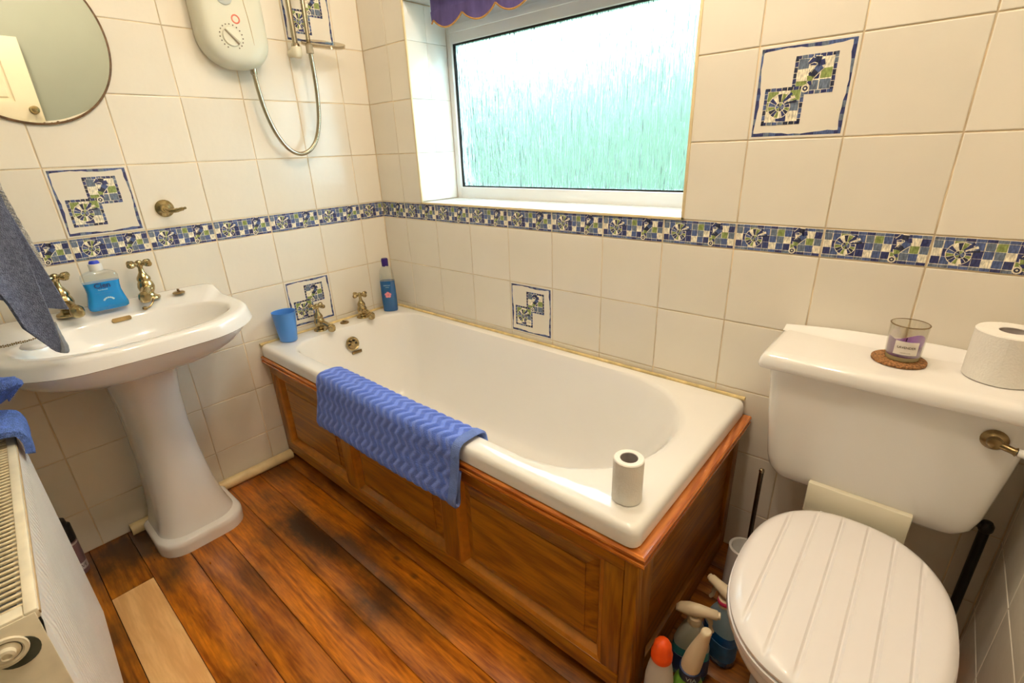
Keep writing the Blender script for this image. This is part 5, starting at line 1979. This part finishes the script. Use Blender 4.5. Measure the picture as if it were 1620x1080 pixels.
tube('pipe_branch', [(2.190, -0.048, 0.406), (2.165, -0.049, 0.411), (2.150, -0.050, 0.414)], 0.0090, BLACK_PLASTIC, sp_, 14)

# things on the cistern
LZ = 0.772
coast = thing('coaster', 'round brown cork coaster under the candle on the cistern', 'coaster', (1.962, -0.108, LZ))
CORK = pmat('speckled_cork', (0.36, 0.17, 0.06), 0.85, var=0.75, vscale=230, bump=0.5, bscale=230)
lathe('cork_disc', [(0.046, 0.0005), (0.0485, 0.0015), (0.0485, 0.006), (0.046, 0.0075), (0.001, 0.0076)], (1.962, -0.108, LZ), (0, 0, 1), CORK, coast, 40)
KC = (1.966, -0.106, LZ + 0.0078)
can_ = thing('jar_candle', 'purple candle in a clear glass tumbler with a white label', 'candle', KC)
lathe('glass_tumbler', [(0.026, 0.0004), (0.029, 0.001), (0.031, 0.006), (0.0335, 0.075), (0.0335, 0.0775), (0.0318, 0.0775), (0.0315, 0.075), (0.0293, 0.012), (0.027, 0.010), (0.001, 0.0098)], KC, (0, 0, 1), CLEAR_GLASS, can_, 40, sharp=25)
lathe('glass_rim', [(0.0338, 0.0762), (0.0342, 0.0775), (0.0328, 0.0785), (0.0316, 0.0775)], KC, (0, 0, 1), pmat('smoked_glass_edge', (0.17, 0.11, 0.05), 0.15, var=0.1, vscale=30), can_, 40, cap=False)
lathe('glass_foot', [(0.026, 0.0006), (0.0288, 0.0012), (0.0298, 0.006), (0.0292, 0.0098), (0.001, 0.0099)], KC, (0, 0, 1), pmat('pale_glass_base', (0.62, 0.58, 0.36), 0.08, var=0.05, vscale=20, trans=0.4), can_, 40)
WAX = pmat('purple_wax', (0.17, 0.045, 0.30), 0.45, var=0.15, vscale=35, sss=0.05)
wr = []
for z, r in ((0.0102, 0.0290), (0.020, 0.0293), (0.032, 0.0299)):
    wr.append([(KC[0] + r * math.cos(2 * PI * k / 32), KC[1] + r * math.sin(2 * PI * k / 32), KC[2] + z) for k in range(32)])
top = [(KC[0] + 0.0302 * math.cos(2 * PI * k / 32), KC[1] + 0.0302 * math.sin(2 * PI * k / 32), KC[2] + 0.041 + 0.009 * math.cos(2 * (2 * PI * k / 32) - 1.0)) for k in range(32)]
wr += [top, [(KC[0] + (p[0] - KC[0]) * .6, KC[1] + (p[1] - KC[1]) * .6, KC[2] + 0.036) for p in top], [(KC[0] + (p[0] - KC[0]) * .1, KC[1] + (p[1] - KC[1]) * .1, KC[2] + 0.034) for p in top]]
loft('wax', wr, WAX, can_)
tube('wick', [(KC[0], KC[1], KC[2] + 0.033), (KC[0] + 0.001, KC[1], KC[2] + 0.045)], 0.0008, DARK, can_, 6)
la = -1.5708 + 0.12
curved_label('white_label', KC, 0.0336, la - 0.62, la + 0.62, KC[2] + 0.018, KC[2] + 0.047, pmat('label_paper', (0.74, 0.68, 0.62), 0.7, var=0.03, vscale=40), can_)
text_mesh('lettering', 'LAVENDER', 0.0066, (0, 0, KC[2] + 0.034), (1, 0, 0), (0, 0, 1), DIAL_PRINT, can_, 0.0001, bend=(KC, 0.0339, la))
text_mesh('lettering', 'scented candle', 0.0030, (0, 0, KC[2] + 0.0225), (1, 0, 0), (0, 0, 1), DIAL_PRINT, can_, bend=(KC, 0.0339, la))
roll('toilet_roll', 'fat new toilet roll standing on the cistern lid beside the candle', (2.117, -0.098, LZ + 0.0008), 0.054, 0.098, hole=0.021)

# ---------------------------------------------------------------- cleaning things between bath and toilet
pot = thing('toilet_brush', 'toilet brush with thin chrome handle in a white pot', 'toilet brush', (1.744, -0.155, 0))
PC = (1.744, -0.155, 0.0)
lathe('brush_pot', [(0.040, 0.001), (0.043, 0.003), (0.040, 0.15), (0.0395, 0.155), (0.033, 0.156), (0.031, 0.152), (0.031, 0.10), (0.001, 0.098)], PC, (0, 0, 1), CERAMIC, pot, 32)
tube('brush_handle', [(1.752, -0.150, 0.10), (1.752, -0.152, 0.416)], 0.0058, pmat('dark_chrome', (0.16, 0.15, 0.13), 0.18, metal=1.0, var=0.1, vscale=60), pot, 12)
lathe('handle_end', [(0.0060, 0.0), (0.0068, 0.004), (0.006, 0.009), (0.001, 0.0105)], (1.752, -0.152, 0.413), (0, 0, 1), CHROME, pot, 12)


def spray(name, label, c, ang, s, body_mat, top_mat, head_mat, group, label_mat=None, words=None):
    """trigger spray bottle; ang = direction the nozzle points"""
    t = thing(name, label, 'spray bottle', c, group)
    C = Vector(c)
    d = Vector((math.cos(ang), math.sin(ang), 0))
    e = Vector((-math.sin(ang), math.cos(ang), 0))
    R = lambda a, b_, z: [C + d * p[0] * s + e * p[1] * s + Vector((0, 0, z * s)) for p in superell(0, 0, a, b_, 32, 2.6)]
    loft('bottle_lower', [R(0.040, 0.025, 0.0008), R(0.044, 0.028, 0.005), R(0.045, 0.029, 0.05), R(0.044, 0.028, 0.085), R(0.042, 0.027, 0.10)], body_mat, t)
    loft('bottle_upper', [R(0.0419, 0.0269, 0.1002), R(0.036, 0.025, 0.125), R(0.027, 0.022, 0.150), R(0.018, 0.017, 0.168), R(0.0145, 0.0145, 0.176), R(0.0145, 0.0145, 0.182)], top_mat, t, cap0=False)
    if label_mat:
        loft('body_label', [R(0.0448, 0.0288, 0.022), R(0.0456, 0.0295, 0.0225), R(0.0454, 0.0294, 0.075), R(0.0445, 0.0285, 0.0755)], label_mat, t, False, False)
    lathe('collar', [(0.0165 * s, 0.172 * s), (0.0170 * s, 0.176 * s), (0.0165 * s, 0.192 * s), (0.013 * s, 0.195 * s)], C, (0, 0, 1), head_mat, t, 20)
    # head: a long hood from the back over the collar to the nozzle
    sec = [(-0.045, 0.203, 0.008, 0.006), (-0.036, 0.208, 0.013, 0.011), (-0.016, 0.210, 0.0155, 0.0165), (0.006, 0.212, 0.0145, 0.0155), (0.028, 0.214, 0.0125, 0.011), (0.046, 0.214, 0.0115, 0.0105), (0.048, 0.214, 0.009, 0.008)]
    rings = [[C + d * a * s + e * w * s * math.cos(q) + Vector((0, 0, (z + h * math.sin(q)) * s)) for q in [2 * PI * k / 16 for k in range(16)]] for a, z, w, h in sec]
    loft('spray_head', rings, head_mat, t)
    tr = spline([C + d * 0.024 * s + Vector((0, 0, 0.204 * s)), C + d * 0.034 * s + Vector((0, 0, 0.190 * s)), C + d * 0.036 * s + Vector((0, 0, 0.172 * s)), C + d * 0.042 * s + Vector((0, 0, 0.158 * s))], 5)
    tube('trigger', tr, [0.0055 * s] * 8 + [0.0045 * s] * 8, head_mat, t, 10)
    lathe('nozzle', [(0.008 * s, 0.0), (0.0085 * s, 0.005 * s), (0.006 * s, 0.006 * s), (0.002 * s, 0.004 * s)], C + d * 0.048 * s + Vector((0, 0, 0.214 * s)), d, head_mat, t, 14)
    return t


TEAL = pmat('teal_liquid', (0.03, 0.30, 0.38), 0.15, var=0.15, vscale=12, coat=0.4)
PALE_BOTTLE = pmat('frosted_clear_bottle', (0.62, 0.62, 0.52), 0.3, var=0.08, vscale=12, trans=0.3)
BLUEGREY_BOTTLE = pmat('frosted_blue_bottle', (0.34, 0.50, 0.60), 0.3, var=0.08, vscale=12, trans=0.3)
CREAM_TRIGGER = pmat('cream_trigger', (0.78, 0.66, 0.46), 0.4, var=0.06, vscale=15)
NAVY_LABEL = pmat('navy_label', (0.02, 0.05, 0.15), 0.4, var=0.3, vscale=40)
BLUE_LABEL = pmat('blue_label', (0.03, 0.13, 0.30), 0.4, var=0.3, vscale=40)
spray('spray_bottle', 'teal half-full trigger spray bottle standing against the bath end panel', (1.728, -0.480, 0), 0.30, 0.98, TEAL, PALE_BOTTLE, CREAM_TRIGGER, 'cleaning sprays by the bath', NAVY_LABEL)
spray('spray_bottle', 'blue spray bottle with pink-marked cream trigger half hidden by the toilet seat', (1.768, -0.392, 0), 2.75, 1.0, BLUE_LIQ, BLUEGREY_BOTTLE, CREAM_TRIGGER, 'cleaning sprays by the bath', BLUE_LABEL)
o = lathe('pink_collar', [(0.0175, 0.0), (0.018, 0.004), (0.0175, 0.010), (0.0165, 0.011)], (1.768, -0.392, 0.181), (0, 0, 1), pmat('pink_plastic', (0.75, 0.05, 0.16), 0.4, var=0.05, vscale=20), bpy.data.objects['spray_bottle.001'], 20)

GB = (1.763, -0.592, 0.0)
gb = thing('squeeze_bottle', 'lime and navy cleaner bottle with tall slanting cream flip spout', 'bottle', GB)
LIME = pmat('lime_bottle', (0.22, 0.48, 0.06), 0.3, var=0.1, vscale=20)
gR = lambda a, b_, z: at_z(superell(GB[0], GB[1], a, b_, 32, 2.4), z)
loft('bottle_body', [gR(0.030, 0.024, 0.001), gR(0.033, 0.027, 0.006), gR(0.034, 0.028, 0.09), gR(0.031, 0.026, 0.12), gR(0.024, 0.022, 0.140), gR(0.0205, 0.0205, 0.148)], LIME, gb)
lathe('navy_collar', [(0.021, 0.145), (0.0225, 0.147), (0.0225, 0.171), (0.019, 0.173)], GB, (0, 0, 1), NAVY_LABEL, gb, 28)
loft('body_label', [gR(0.0335, 0.0275, 0.05), gR(0.0347, 0.0287, 0.0505), gR(0.0340, 0.0280, 0.105), gR(0.0325, 0.0270, 0.1055)], NAVY_LABEL, gb, False, False)
text_mesh('lettering', 'VIA', 0.015, (0, 0, 0.158), (1, 0, 0), (0, 0, 1), INK_W, gb, bend=(GB, 0.0229, -1.1))
lean = Vector((0.020, 0.006, 0))
sec = [(0.170, 0.020, 0.020, 0.0), (0.182, 0.0205, 0.0205, 0.05), (0.205, 0.0195, 0.0185, 0.22), (0.235, 0.0165, 0.015, 0.50), (0.262, 0.013, 0.0125, 0.78), (0.278, 0.0105, 0.011, 0.93), (0.288, 0.0105, 0.011, 1.0), (0.291, 0.008, 0.008, 1.02)]
loft('flip_spout', [[(GB[0] + lean.x * k + a * math.cos(t), GB[1] + lean.y * k + b_ * math.sin(t), z) for t in [2 * PI * q / 24 for q in range(24)]] for z, a, b_, k in sec], CREAM_TRIGGER, gb)

OB = (1.712, -0.630, 0.0)
ob = thing('bleach_bottle', 'white squeeze bottle with bright orange-red cap at the bath corner', 'bottle', OB)
oR = lambda a, b_, z, dx=0.0: at_z(superell(OB[0] + dx, OB[1], a, b_, 32, 2.2), z)
loft('bottle_body', [oR(0.026, 0.022, 0.001), oR(0.029, 0.025, 0.006), oR(0.031, 0.027, 0.06), oR(0.031, 0.027, 0.10), oR(0.030, 0.026, 0.135), oR(0.026, 0.0235, 0.165), oR(0.021, 0.020, 0.190), oR(0.0195, 0.0195, 0.200)], pmat('white_bottle_plastic', (0.66, 0.65, 0.62), 0.4, var=0.05, vscale=12), ob)
ORANGE = pmat('orange_red_plastic', (0.95, 0.10, 0.010), 0.35, var=0.06, vscale=15)
prof_o = [(0.0215, 0.196), (0.0225, 0.198), (0.0225, 0.213), (0.0205, 0.216), (0.0195, 0.226), (0.0175, 0.238), (0.0125, 0.246), (0.004, 0.250), (0.0005, 0.2503)]
v, f = lathe_data(prof_o, OB, (0, 0, 1), 40)
vv = []
for p in v:
    a = math.atan2(p[1] - OB[1], p[0] - OB[0])
    r = 1 + (0.025 * math.cos(10 * a) if p[2] > 0.214 else 0)
    vv.append((OB[0] + (p[0] - OB[0]) * r, OB[1] + (p[1] - OB[1]) * r, p[2]))
mk('orange_cap', vv, f, ORANGE, ob, True, 40)

pf = thing('pipe_stub', 'short cream capped pipe stub on the floor under the toilet pan', 'pipe', (1.812, -0.53, 0))
lathe('stub_ring', [(0.010, 0.0005), (0.012, 0.001), (0.012, 0.03), (0.009, 0.032), (0.008, 0.028)], (1.812, -0.53, 0), (0, 0, 1), CREAM_PLASTIC, pf, 16, cap=False)

# ---------------------------------------------------------------- scalloped blind at the window head
bl = thing('roller_blind', 'purple scalloped blind with gold edging at the window head', 'blind', (0.85, 0.060, 1.74))
PURPLE = pmat('purple_blind_fabric', (0.14, 0.11, 0.32), 0.8, spec=0.2, var=0.3, vscale=30, stretch=(1, 1, 0.3), bump=0.2, bscale=200)
GOLD = pmat('gold_braid', (0.50, 0.25, 0.06), 0.6, var=0.3, vscale=70)
VX0, VX1, VY, VZT = 0.372, 1.385, 0.060, 1.748
per = 0.156


def hem(x):
    u = (x - VX0 - 0.012) / per
    return 1.680 - 0.034 * abs(math.sin(PI * u)) ** 0.75


n = 220
v, f = [], []
for k in range(n + 1):
    x = VX0 + (VX1 - VX0) * k / n
    w = 0.003 * math.sin(x * 22)
    for z in (hem(x), 1.704, 1.708, VZT):
        fold = -0.003 if z == 1.704 else 0.0
        v.append((x, VY + w + fold, z))
    for z in (VZT, 1.708, 1.704, hem(x)):
        fold = -0.003 if z == 1.704 else 0.0
        v.append((x, VY + 0.002 + w + fold, z))
for k in range(n):
    for j in range(8):
        j2 = (j + 1) % 8
        f.append((k * 8 + j, (k + 1) * 8 + j, (k + 1) * 8 + j2, k * 8 + j2))
mk('blind_fabric', v, f, PURPLE, bl, True, 40)
pts = [(VX0 + (VX1 - VX0) * k / n, VY - 0.001 + 0.003 * math.sin((VX0 + (VX1 - VX0) * k / n) * 22), hem(VX0 + (VX1 - VX0) * k / n)) for k in range(n + 1)]
tube('gold_edging', pts, 0.0030, GOLD, bl, 6)
tube('roller_tube', [(VX0 - 0.01, VY + 0.022, 1.733), (VX1 + 0.01, VY + 0.022, 1.733)], 0.014, UPVC, bl, 14)
